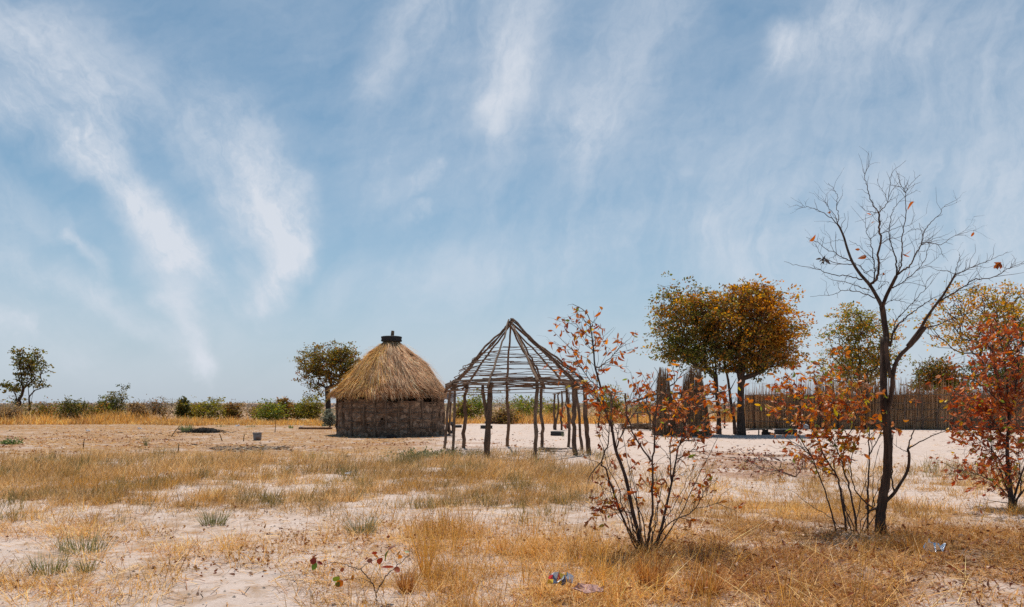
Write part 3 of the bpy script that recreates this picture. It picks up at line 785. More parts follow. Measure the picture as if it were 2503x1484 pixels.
def distant_scrub():
    rng = np.random.default_rng(31); mb = MB(); n = 70000
    x = rng.uniform(-130, 130, n); d = rng.uniform(82, 120, n)
    hgt = .35 + 3.0 * fbm(x * .12, d * .05, 401) ** 2.0 + .8 * (vnoise(x * .6, d * .2, 402) - .3)
    z = np.maximum(.1, hgt * rng.random(n) ** .7)
    pos = np.stack([x, d, z], -1)
    pal = np.array([(.24, .17, .12), (.19, .17, .075), (.27, .22, .18), (.17, .18, .07), (.33, .22, .12)])
    idx = np.clip((fbm(x * .15, d * .1, 411) * 9 - 2).astype(int) + rng.integers(-1, 2, n), 0, 4)
    L = rng.uniform(.11, .25, n)
    leaf_far(mb, rng, pos, rng.normal(0, 1, (n, 3)) + [0, 0, .5], L, L * .5, pal[idx] * rng.uniform(.8, 1.3, (n, 1)))
    # a second rank far beyond
    n = 16000; x = rng.uniform(-330, 330, n); d = rng.uniform(240, 320, n)
    hgt = .3 + 1.9 * fbm(x * .05, d * .02, 421) ** 1.5
    pos = np.stack([x, d, np.maximum(.2, hgt * rng.random(n) ** .7)], -1); L = rng.uniform(.5, 1.0, n)
    leaf_far(mb, rng, pos, rng.normal(0, 1, (n, 3)), L, L * .6, np.array([(.20, .18, .19), (.17, .165, .16), (.23, .20, .20)])[rng.integers(0, 3, n)])
    o = mb.build('distant_scrub', M['far_leaf'])
    tag(o, 'grey brown line of scrub along the horizon behind the bushes', 'scrub', kind='stuff')
distant_scrub()

# ------------------------------------------------------------------ traced near trees and shrubs
def smooth_path(p, per=5):
    p = np.asarray(p, float)
    if len(p) < 3: return np.array([p[0] + (p[-1] - p[0]) * t for t in np.linspace(0, 1, per + 1)])
    q = np.concatenate([[2 * p[0] - p[1]], p, [2 * p[-1] - p[-2]]]); out = []
    for i in range(1, len(q) - 2):
        for t in np.linspace(0, 1, per, endpoint=False):
            a, b, c, e = q[i - 1], q[i], q[i + 1], q[i + 2]
            out.append(.5 * (2 * b + (c - a) * t + (2 * a - 5 * b + 4 * c - e) * t * t + (3 * b - a - 3 * c + e) * t ** 3))
    out.append(p[-1]); return np.array(out)

class Traced:
    """branches followed from the photograph, given real thickness and their own run in depth"""
    def __init__(s, d0, seed, conv, thin=1.):
        s.thin = thin; s.top = None; s.rng = np.random.default_rng(seed); s.d0 = d0; s.conv = conv; s.nodes = []; s.rad = []; s.dirs = []; s.mb = MB()
    def branch(s, pts, r0, r1, depth=None, n=7, conv=None, spread=.55, rough=.12):
        cv = conv or s.conv
        q = np.array([cv(*p) for p in pts], float)
        if s.nodes:
            a = np.array(s.nodes); pa = np.stack([CX + a[:, 0] / a[:, 1] * F, HY - (a[:, 2] - EYE) / a[:, 1] * F], 1)
            dd = np.linalg.norm(pa - q[0], axis=1); k = int(np.argmin(dd)); start = a[k][1] if dd[k] < 40 else s.d0
        else: start = s.d0
        L = np.linalg.norm(q[-1] - q[0]) / F * s.d0
        end = start + (depth if depth is not None else s.rng.uniform(-1, 1) * spread * L)
        sp = smooth_path(q, 5); t = np.linspace(0, 1, len(sp)) ** 1.0
        dep = start + (end - start) * t + .04 * np.sin(t * 9 + s.rng.uniform(0, 6)) * min(1, L) * t
        w = np.array([P(a, b, c) for (a, b), c in zip(sp, dep)])
        r0 *= s.thin; r1 *= s.thin
        r = r0 + (r1 - r0) * np.linspace(0, 1, len(w)) ** .65
        if r0 < .02: w[1:-1] += s.rng.normal(0, .004, w[1:-1].shape)
        s.mb.tube(w, r, n if r0 > .012 else 5, rough=rough, rng=s.rng)
        tn = unit(np.gradient(w, axis=0))
        s.nodes += list(w); s.rad += list(r); s.dirs += list(tn)
        return w
    def twigs(s, count, lo, hi, rmax=.02, weight=None, r=.0026, mb=None, up=.25):
        a = np.array(s.nodes); rad = np.array(s.rad); dr = np.array(s.dirs)
        w = (rad < rmax).astype(float)
        if weight is not None:
            w = w * weight(CX + a[:, 0] / a[:, 1] * F, HY - (a[:, 2] - EYE) / a[:, 1] * F)
        idx = s.rng.choice(len(a), count, p=w / w.sum()); ends = []
        for i in idx:
            v = s.rng.normal(0, 1, 3); v -= dr[i] * (v @ dr[i]); v = unit(v) * .9 + dr[i] * .75 + np.array([0, 0, up])
            L = s.rng.uniform(lo, hi); v = unit(v)
            if s.top and a[i][2] + L * max(v[2], 0) > s.top: v[2] = -abs(v[2]) * .3; L *= .5; v = unit(v)
            side = unit(np.cross(v, s.rng.normal(0, 1, 3)))
            p0 = a[i]; pts = [p0, p0 + v * L * .35 + side * L * .06, p0 + v * L * .7 - side * L * .02, p0 + v * L + side * L * s.rng.uniform(-.2, .2)]
            rr = min(r * s.rng.uniform(.8, 1.5), rad[i] * .8)
            s.mb.tube(pts, np.array([1, .8, .6, .4]) * rr, 4, cap=False)
            ends.append(np.array(pts)); s.nodes += pts[1:]; s.rad += [rr] * 3; s.dirs += [v] * 3
        return ends

def z4(x, y): return (1881.8 + x * .317, 376.4 + y * .317)
def z5(x, y): return (1787.7 + x * .41216, 799.8 + y * .41216)
def z6(x, y): return (1317.3 + x * .46929, 715.1 + y * .46929)

LEAFRED = np.array([[.46, .12, .02], [.52, .17, .03], [.40, .10, .02], [.56, .22, .03], [.30, .11, .05], [.50, .26, .13], [.42, .17, .07], [.36, .075, .02]])
LEAFSPOT = np.array([[.58, .33, .03], [.50, .40, .05], [.24, .30, .045], [.60, .27, .02]])

def hang_leaves(mb, rng, ends, per, size, pal, spot=.10, spotpal=LEAFSPOT, down=.5):
    pos, dirs = [], []
    for e in ends:
        k = rng.integers(max(1, per - 2), per + 2)
        for _ in range(k):
            t = rng.uniform(.35, 1.); f = t * 3; i = min(int(f), 2); p = e[i] + (e[i + 1] - e[i]) * (f - i)
            v = unit(e[-1] - e[0]) * .7 + rng.normal(0, .6, 3) + np.array([0, 0, -down])
            pos.append(p); dirs.append(v)
    n = len(pos)
    if not n: return
    col = pal[rng.integers(0, len(pal), n)]
    sp = rng.random(n) < spot
    col = np.where(sp[:, None], spotpal[rng.integers(0, len(spotpal), n)], col) * rng.uniform(.7, 1.25, (n, 1))
    L = size * rng.uniform(.45, 1.3, n)
    leaf_near(mb, rng, np.array(pos), np.array(dirs), L, L * rng.uniform(.42, .66, n), col, .7, .9)

def bare_tree():
    at = G(2155, 1308); d0 = at[1]
    o = thing('tree', at, 'leafless tree with a dark trunk and forking bare branches against the sky', 'tree')
    T = Traced(d0, 51, z4, .74)
    T.branch([(885, 1232), (885, 1130), (900, 1010), (922, 880), (930, 720), (922, 560), (905, 430), (903, 250), (906, 60)], .082, .046, .05, 14, z5, rough=.42)
    T.branch([(905, 1484), (888, 1330), (866, 1175)], .046, .042, .03, 12, rough=.36)
    T.branch([(925, 500), (952, 390), (962, 260), (1000, 170), (1080, 90), (1150, 0)], .036, .028, -.25, 11, z5, rough=.36)
    T.branch([(945, 300), (925, 180), (918, 60)], .03, .028, .05, 8, z5, rough=.25)
    A = [
     ([(866, 1180), (830, 1110), (770, 1010), (700, 930), (640, 840), (600, 740), (570, 640), (540, 570), (520, 540)], .030, .011, .45),
     ([(520, 540), (470, 490), (400, 450), (340, 420), (270, 410), (195, 395)], .008, .002, .2),
     ([(522, 542), (530, 480), (515, 400), (522, 340), (500, 280), (450, 225)], .008, .002, -.2),
     ([(518, 530), (505, 480), (460, 420), (430, 380), (435, 310)], .006, .002, .2),
     ([(866, 1180), (900, 1090), (940, 1010), (975, 940)], .030, .022, -.2),
     ([(975, 940), (975, 850), (970, 790), (940, 710), (920, 640), (925, 550), (945, 450), (965, 410), (1030, 340), (1130, 280)], .013, .002, .3),
     ([(975, 940), (1010, 860), (1020, 740), (1020, 640), (1045, 520), (1048, 400), (1048, 300), (1080, 240), (1160, 160)], .014, .002, -.5),
     ([(1048, 300), (1010, 240), (990, 180), (990, 150)], .005, .002, .1),
     ([(978, 935), (1020, 900), (1080, 860), (1120, 780), (1165, 700), (1190, 600), (1230, 540), (1310, 465), (1340, 410), (1440, 355)], .016, .002, .6),
     ([(772, 1005), (820, 970), (840, 880), (835, 780), (855, 680), (845, 560), (838, 450)], .020, .011, -.5),
     ([(838, 450), (790, 380), (760, 290), (740, 220), (728, 170), (765, 90), (762, 0)], .009, .0018, -.2),
     ([(838, 450), (880, 410), (910, 360), (925, 250), (940, 150), (1050, 50)], .009, .0018, .3),
     ([(905, 365), (885, 310), (845, 250), (828, 190)], .004, .0018, -.1),
     ([(800, 1000), (805, 900), (800, 800), (780, 700), (775, 660), (745, 600), (738, 490)], .012, .0025, .4),
     ([(775, 660), (830, 600), (870, 550), (905, 490), (905, 460)], .005, .002, .2),
     ([(712, 968), (600, 940), (500, 935), (400, 900), (330, 880), (200, 855), (110, 830)], .010, .002, -.6),
     ([(770, 1050), (700, 1030), (600, 990), (480, 970), (420, 930)], .008, .002, .5),
     ([(812, 1112), (740, 1080), (650, 1055), (560, 1055), (500, 1080), (420, 1090), (310, 1100)], .009, .0018, -.4),
     ([(640, 850), (540, 845), (450, 820), (410, 800), (370, 740), (355, 690)], .008, .002, .5),
     ([(625, 825), (540, 790), (500, 760), (440, 740), (380, 690), (340, 670), (280, 640)], .008, .002, -.4),
     ([(650, 840), (700, 870), (740, 920), (830, 970), (920, 995)], .007, .003, -.2),
     ([(800, 800), (740, 760), (690, 710), (610, 665)], .005, .002, .3),
     ([(575, 670), (530, 665), (480, 675), (425, 688), (380, 650)], .004, .0015, .2),
     ([(1165, 700), (1220, 685), (1320, 695), (1400, 640), (1480, 610), (1590, 590)], .008, .0015, .3),
     ([(1220, 685), (1260, 655), (1310, 640), (1370, 620)], .005, .0015, -.2),
     ([(880, 1165), (930, 1130), (990, 1130), (1050, 1145), (1150, 1165)], .006, .002, -.4),
     ([(1060, 1484), (1160, 1350), (1200, 1280), (1260, 1190), (1330, 1100), (1390, 1000), (1430, 930)], .027, .012, -.5),
     ([(1430, 930), (1440, 870), (1460, 820), (1465, 770)], .006, .002, .1),
     ([(1430, 930), (1520, 890), (1620, 850), (1720, 810), (1835, 755)], .009, .0018, -.3),
     ([(1315, 1130), (1400, 1080), (1500, 1020), (1570, 970), (1690, 960), (1780, 920), (1850, 880), (1955, 835), (2010, 800)], .014, .002, .5),
     ([(1165, 1345), (1280, 1320), (1400, 1270), (1520, 1230), (1640, 1170), (1780, 1120)], .012, .0025, -.5),
     ([(930, 1484), (950, 1380), (1020, 1290), (1090, 1230), (1160, 1180), (1260, 1110)], .018, .004, -.5),
     ([(955, 1370), (970, 1290), (1060, 1190), (1140, 1100), (1200, 1040), (1210, 980), (1270, 920)], .010, .002, .5),
     ([(975, 1280), (1040, 1210), (1110, 1150), (1180, 1130)], .006, .002, .3),
     ([(945, 1035), (1010, 1000), (1060, 960), (1130, 900), (1200, 800), (1225, 700), (1215, 640)], .010, .002, -.5),
     ([(1130, 900), (1200, 860), (1270, 820), (1330, 750)], .005, .0015, -.2),
     ([(860, 690), (930, 650), (1000, 640), (1110, 570)], .006, .0018, -.4),
     ([(850, 615), (930, 590), (1000, 560), (1080, 548), (1120, 470)], .006, .0018, .4),
     ([(838, 455), (780, 445), (740, 440), (700, 400)], .005, .0015, .3),
     ([(1022, 720), (1080, 690), (1160, 640)], .004, .0015, -.3),
     ([(840, 820), (890, 800), (940, 740), (1000, 720)], .004, .0015, .3),
     ([(890, 1000), (840, 1040), (850, 1000), (870, 930)], .005, .002, -.3),
    ]
    for pts, r0, r1, dp in A: T.branch(pts, r0 * 1.08, r1 * 1.15, dp, 8)
    # low limbs near the base
    for pts, r0, r1, dp in [
        ([(900, 1050), (960, 990), (1000, 930), (1045, 850), (1055, 760), (1045, 725)], .028, .018, -.15),
        ([(965, 985), (950, 880), (950, 760), (960, 620)], .014, .008, .2),
        ([(1045, 725), (1070, 640), (1095, 560), (1110, 430), (1120, 330), (1160, 200)], .013, .003, .3),
        ([(1045, 725), (1100, 690), (1200, 640), (1300, 600), (1380, 540), (1450, 440)], .013, .002, -.4),
        ([(1095, 560), (1200, 510), (1300, 430), (1370, 330), (1380, 180)], .009, .003, -.3),
        ([(1050, 740), (1000, 720), (960, 690)], .007, .003, .2),
        ([(872, 1080), (825, 1062), (765, 1010), (722, 930), (708, 820), (730, 700), (790, 580)], .017, .004, .3),
        ([(850, 1060), (840, 960), (850, 820), (880, 700)], .009, .003, -.4),
        ([(870, 1075), (812, 1085), (800, 1060)], .022, .012, .1)]:
        T.branch(pts, r0, r1, dp, 8, z5, rough=.22)
    ends = T.twigs(330, .06, .30, .012, lambda x, y: np.where(y < 900, 1., .35), .0024)
    e2 = T.twigs(160, .05, .16, .006, lambda x, y: np.where(y < 800, 1., .1), .0018)
    T.mb.build('trunk', M['bark'], o, smooth=True)
    mb = MB(); rng = T.rng
    e = [ends[i] for i in rng.choice(len(ends), 13, replace=False)]
    hang_leaves(mb, rng, e, 1, .075, LEAFRED[[0, 4, 2]] * .9, .05)
    q = [P(*z4(1770, 850), d0 - .2), P(*z4(415, 810), d0 + .3)]
    for c, cc, n in ((q[0], LEAFRED[0] * .7, 8), (q[1], np.array([.06, .05, .05]), 10)):
        leaf_near(mb, rng, c + rng.normal(0, .012, (n, 3)), rng.normal(0, 1, (n, 3)) + [0, 0, -1], np.full(n, .07), np.full(n, .04), np.tile(cc, (n, 1)), .6, .6)
    mb.build('leaves', M['leaf'], o)
bare_tree()

def wiggle(rng, a, b, n, amp):
    t = np.linspace(0, 1, n); a = np.asarray(a, float); b = np.asarray(b, float)
    o = np.cumsum(rng.normal(0, 1, (n, 3)), 0); o -= o[0] + (o[-1] - o[0]) * t[:, None]
    o /= max(np.abs(o).max(), 1e-6)
    return a + (b - a) * t[:, None] + o * amp

def near_shrub(name, label, at, d0, seed, conv, stems, weight, ntw, per, size, pal, spot, extra=None, tw=(.10, .34), down=.5, rmax=.014, more=None):
    o = thing(name, at, label, 'shrub')
    T = Traced(d0, seed, conv)
    for pts, r0, r1, dp in stems: T.branch(pts, r0, r1, dp, 7, rough=.2)
    T.top = max(q[2] for q in T.nodes) - .02
    ends = T.twigs(ntw, tw[0], tw[1], rmax, weight, .0030)
    T.twigs(int(ntw * .7), tw[0], tw[1] * 1.2, rmax, None, .0022)
    e2 = T.twigs(int(ntw * .6), tw[0] * .7, tw[1] * .6, .004, weight, .0020)
    if extra: extra(T)
    if more:      # thin shoots crowding up from the base
        a = np.array(at)
        for k in range(more[0]):
            g = T.rng.uniform(-1, 1); h = T.rng.uniform(.35, 1.) * more[2]
            p = [a + [g * .10, T.rng.uniform(-.1, .1), 0]]; e = a + [g * more[1] * T.rng.uniform(.6, 1.2), T.rng.uniform(-.6, .6), h]
            w = wiggle(T.rng, p[0], e, 12, .05); r0 = T.rng.uniform(.004, .009)
            T.mb.tube(w, np.linspace(r0, .0018, 12), 5, rough=.2, rng=T.rng); tn = unit(np.gradient(w, axis=0)); T.nodes += list(w[4:]); T.rad += [.003] * 8; T.dirs += list(tn[4:])
        ends = ends + T.twigs(more[3], .08, .3, .0031, None, .0022)
    T.mb.build('stem', M['twig'], o, smooth=True)
    mb = MB(); hang_leaves(mb, T.rng, ends + e2, per, size, pal, spot, down=down)
    mb.build('foliage', M['leaf'], o)
    return o

def w_centre(px, py):
    x = (px - 1317.3) / .46929; y = (py - 715.1) / .46929
    w = .08 + 1.0 * (np.hypot((x - 280) / 190, (y - 330) / 260) < 1) * .75 + 1.0 * (np.hypot((x - 800) / 190, (y - 620) / 170) < 1) \
        + 0.8 * (np.hypot((x - 640) / 170, (y - 640) / 190) < 1) + .6 * (np.hypot((x - 380) / 140, (y - 620) / 150) < 1) \
        + .8 * (np.hypot((x - 330) / 130, (y - 1110) / 80) < 1) + .6 * (np.hypot((x - 760) / 150, (y - 1050) / 130) < 1) + .5 * (np.hypot((x - 560) / 230, (y - 900) / 200) < 1)
    return np.where(y > 1220, .02, w)
at = G(1580, 1352)
near_shrub('shrub', 'slender many-stemmed shrub with drying red-orange leaves, standing in front of the pole frame', at, at[1], 61, z6, [
    ([(545, 1360), (520, 1260), (490, 1150), (450, 960), (400, 820), (378, 700), (335, 585), (320, 490), (292, 385), (285, 300), (272, 200), (260, 130), (230, 90), (175, 60)], .027, .0025, .5),
    ([(320, 500), (270, 460), (215, 380), (175, 300), (145, 280), (100, 290)], .007, .002, .3),
    ([(292, 400), (340, 370), (390, 320), (430, 280), (460, 250)], .006, .002, -.4),
    ([(285, 310), (240, 250), (215, 200), (160, 160)], .004, .0018, .3),
    ([(335, 585), (280, 540), (240, 470), (200, 400)], .007, .002, -.3),
    ([(545, 1340), (470, 1245), (400, 1080), (350, 925), (328, 882), (362, 780), (360, 660), (310, 560), (270, 500)], .015, .003, -.4),
    ([(328, 882), (290, 920), (265, 960), (255, 1000)], .008, .003, -.2),
    ([(560, 1350), (575, 1240), (590, 1130), (590, 950), (600, 800), (606, 650), (622, 560), (670, 500), (720, 450), (760, 400)], .018, .003, -.5),
    ([(583, 880), (500, 750), (462, 650), (455, 590), (500, 540), (520, 470)], .010, .0025, .4),
    ([(600, 700), (560, 600), (570, 520), (620, 430), (600, 390)], .007, .002, .3),
    ([(600, 1360), (640, 1220), (660, 1130), (690, 1000), (715, 870), (735, 790), (830, 700), (880, 640), (935, 600)], .020, .003, .4),
    ([(735, 790), (760, 690), (820, 590), (880, 530), (920, 520)], .008, .002, -.4),
    ([(690, 990), (682, 850), (690, 760), (700, 640), (760, 560)], .009, .0025, .5),
    ([(585, 1340), (630, 1260), (690, 1195), (800, 1140), (850, 1060), (880, 985)], .011, .0025, -.3),
    ([(550, 1350), (545, 1200), (480, 1020), (470, 900)], .009, .003, .4),
    ([(490, 1150), (400, 1130), (330, 1120), (260, 1140)], .007, .002, -.3),
    ([(560, 1340), (600, 1240), (610, 1130), (640, 1000), (560, 960)], .008, .0025, .4),
    ([(400, 820), (450, 700), (500, 620), (560, 560), (580, 470)], .009, .002, .3),
    ([(715, 870), (780, 840), (850, 760), (900, 740)], .006, .002, .4),
], w_centre, 225, 4, .058, LEAFRED * np.array([1.08, 1.05, 1.05]), .07, more=(16, .75, 1.45, 90))

def w_beside(px, py):
    x = (px - 1787.7) / .41216; y = (py - 799.8) / .41216
    w = .1 + 1.3 * (np.hypot((x - 420) / 190, (y - 440) / 190) < 1) + 1.2 * (np.hypot((x - 700) / 250, (y - 560) / 210) < 1) + .9 * (np.hypot((x - 590) / 200, (y - 780) / 140) < 1)
    return np.where(y > 930, .02, w)
at = G(2085, 1302)
near_shrub('shrub', 'spindly orange-leaved shrub of four thin stems left of the bare tree trunk', at, at[1], 62, z5, [
    ([(628, 1225), (590, 1080), (540, 930), (470, 760), (400, 650), (335, 545), (290, 480)], .012, .003, -.4),
    ([(470, 760), (400, 700), (330, 660), (270, 560)], .007, .002, .3),
    ([(400, 650), (420, 520), (380, 440), (360, 350)], .006, .002, .4),
    ([(682, 1215), (655, 1020), (625, 880), (560, 780), (500, 640), (440, 550), (380, 430), (340, 330)], .015, .003, .3),
    ([(500, 640), (540, 500), (520, 400), (490, 300)], .007, .002, -.4),
    ([(742, 1232), (730, 1100), (700, 950), (665, 830), (670, 700), (720, 590), (760, 480), (820, 400)], .016, .003, -.3),
    ([(665, 830), (620, 700), (590, 590), (610, 450), (640, 330)], .009, .002, .4),
    ([(808, 1215), (810, 1000), (816, 800), (818, 600), (800, 420), (812, 300), (790, 200)], .014, .003, .4),
    ([(816, 760), (880, 640), (930, 520), (980, 460)], .008, .002, -.4),
    ([(818, 600), (760, 520), (690, 470), (600, 420)], .007, .002, -.3),
    ([(800, 420), (720, 330), (680, 200), (660, 110)], .007, .0018, .4),
    ([(625, 880), (540, 850), (460, 790), (400, 730)], .007, .002, .4),
], w_beside, 185, 5, .064, LEAFRED * [1.12, 1.08, 1.0], .20, tw=(.10, .32), more=(9, .8, 1.2, 50))

def w_right(px, py):
    w = .15 + 1.2 * (np.hypot((px - 2450) / 110, (py - 1100) / 110) < 1) + .8 * (np.hypot((px - 2420) / 90, (py - 960) / 80) < 1) + .6 * (np.hypot((px - 2440) / 90, (py - 850) / 60) < 1)
    return np.where(py > 1225, .02, w)
at = G(2473, 1245)
def ident(x, y): return (x, y)
near_shrub('shrub', 'dense red-leaved shrub at the right edge of the photo', at, at[1], 63, ident, [
    ([(2473, 1245), (2468, 1180), (2462, 1100), (2466, 1020), (2462, 950), (2455, 880), (2440, 810)], .045, .006, .2),
    ([(2466, 1040), (2480, 960), (2490, 900), (2500, 840)], .02, .004, -.3),
    ([(2455, 890), (2420, 850), (2400, 820), (2385, 790)], .009, .002, .4),
    ([(2466, 1010), (2420, 960), (2380, 930), (2340, 915), (2310, 905)], .012, .002, -.5),
    ([(2470, 1190), (2440, 1120), (2400, 1080), (2370, 1060), (2350, 1050)], .014, .002, .5),
    ([(2472, 1220), (2430, 1180), (2390, 1160), (2345, 1150), (2310, 1160)], .012, .002, -.6),
    ([(2473, 1235), (2500, 1150), (2530, 1080), (2545, 1010)], .02, .004, .4),
    ([(2475, 1235), (2520, 1180), (2570, 1150), (2620, 1120)], .016, .003, -.3),
    ([(2473, 1240), (2450, 1160), (2425, 1110), (2420, 1040), (2400, 990)], .016, .002, .5),
    ([(2480, 1240), (2495, 1190), (2490, 1110), (2500, 1040)], .014, .003, -.6),
    ([(2462, 1100), (2430, 1030), (2390, 1000), (2350, 985)], .010, .002, .3),
    ([(2465, 1230), (2430, 1225), (2400, 1220)], .008, .002, -.6),
    ([(2490, 900), (2470, 850), (2460, 790), (2450, 760)], .008, .002, .3),
    ([(2530, 1080), (2560, 1000), (2570, 920), (2560, 850)], .014, .003, .2),
    ([(2470, 1000), (2440, 940), (2430, 880), (2425, 840)], .009, .002, -.4),
], w_right, 470, 5, .068, np.concatenate([LEAFRED * [1.15, .9, .9], [[.46, .20, .09], [.34, .08, .03]]]), .10, tw=(.12, .42), rmax=.02)

def sapling_sprig():
    at = G(944, 1478); d0 = at[1]
    def zs(x, y): return ((760 + x * .1598) / 1.0628, (1380 + y * .1598) / 1.0628)
    o = thing('sapling', at, 'small sapling sprig with dark red and green leaves in the foreground grass', 'sapling')
    T = Traced(d0, 71, zs)
    T.branch([(1375, 1190), (1355, 1050), (1340, 950), (1270, 800), (1200, 720), (1110, 615)], .0062, .004, .1)
    T.branch([(1110, 615), (980, 590), (860, 540), (740, 515), (620, 510), (500, 540)], .0042, .002, -.1)
    T.branch([(1110, 615), (1170, 560), (1260, 515), (1340, 460), (1460, 390)], .003, .0015, .1)
    T.branch([(1360, 1000), (1400, 910), (1500, 750), (1600, 650), (1700, 560), (1800, 480), (1900, 390)], .0055, .0022, -.12)
    T.branch([(1700, 560), (1640, 400), (1600, 300)], .0018, .001, .05)
    T.branch([(1330, 900), (1200, 800), (1050, 770), (900, 770), (760, 800)], .0025, .0012, -.1)
    T.mb.build('stem', M['twig'], o, smooth=True)
    mb = MB(); rng = T.rng
    RD, GR, OR, BR = (.22, .035, .02), (.13, .16, .02), (.48, .17, .02), (.19, .06, .03)
    spec = [(1300, 470, -.9, -.1, 100, BR), (1280, 470, .1, -1, 90, RD), (1330, 350, .7, -.5, 110, OR), (1380, 360, -.7, .1, 100, RD), (1515, 490, 0, 1, 190, GR), (1440, 430, -.2, -1, 130, RD),
            (1650, 590, -.95, -.1, 220, RD), (1690, 480, -.05, -1, 110, BR), (1700, 570, .1, -1, 110, (.30, .07, .025)), (1720, 450, .6, .8, 130, OR), (1900, 340, -1, .1, 90, GR), (1550, 310, .6, .8, 140, BR),
            (390, 510, -.6, -.9, 150, (.09, .15, .02)), (400, 500, .9, -.2, 110, RD), (390, 500, -.9, .3, 110, RD), (805, 590, -.05, -1, 100, BR), (760, 800, -.7, .7, 140, GR), (760, 820, -.6, -.9, 120, GR), (820, 800, -.8, -.8, 150, (.42, .12, .02)),
            (900, 770, -.8, -.3, 100, BR), (960, 720, .2, -1, 100, OR), (1150, 1110, .5, -1, 130, BR)]
    p = np.array([P(*zs(a, b), d0 + rng.uniform(-.12, .12)) for a, b, *_ in spec])
    dv = np.array([(u, rng.uniform(-.5, .5), v) for _, _, u, v, *_ in spec]); L = np.array([s[4] for s in spec]) * .1598 / 1.0628 / F * d0
    leaf_near(mb, rng, p, dv, L, L * .88, np.array([s[5] for s in spec]), .35, .4)
    mb.build('leaves', M['leaf'], o)
sapling_sprig()

# low broken branch with shrivelled leaves lying on the dark litter
def fallen_branch():
    at = G(1945, 1168); rng = np.random.default_rng(81)
    o = thing('fallen_branch', at, 'broken branch with shrivelled maroon leaves lying in the dark litter left of the bare tree', 'branch')
    mb = MB(); sk = Skel(at)
    sk.path(0, [at + [-.3, .1, .12], at + [-.8, .3, .22]])
    tips = at + np.stack([rng.uniform(-1.1, .5, 60), rng.uniform(-.5, 1., 60), rng.uniform(.05, .55, 60)], -1)
    for t in sorted(tips, key=lambda q: np.linalg.norm(q - at)): sk.reach(rng, t, .2, .2)
    sk.mesh(mb, sk.radii(.004, .02), 5); mb.build('branch', M['twig'], o)
    lm = MB(); n = 260; pos = tips[rng.integers(0, 60, n)] + rng.normal(0, .07, (n, 3)); pos[:, 2] = np.maximum(pos[:, 2], at[2] + .02)
    leaf_near(lm, rng, pos, rng.normal(0, 1, (n, 3)), rng.uniform(.04, .08, n), rng.uniform(.02, .045, n), np.array([[.20, .06, .04], [.28, .09, .06], [.15, .06, .05], [.33, .16, .12]])[rng.integers(0, 4, n)], .9, .8)
    lm.build('leaves', M['leaf'], o)
fallen_branch()

# ------------------------------------------------------------------ wooden poles
def pole(mb, rng, a, b, r0, r1, amp=.05, n=11, sides=8, rough=.28, col=(1, 1, 1)):
    p = wiggle(rng, a, b, n, amp)
    r = np.linspace(r0, r1, n) * (1 + .14 * (rng.random(n) - .5))
    mb.tube(p, r, sides, col, rough, rng)
    return p

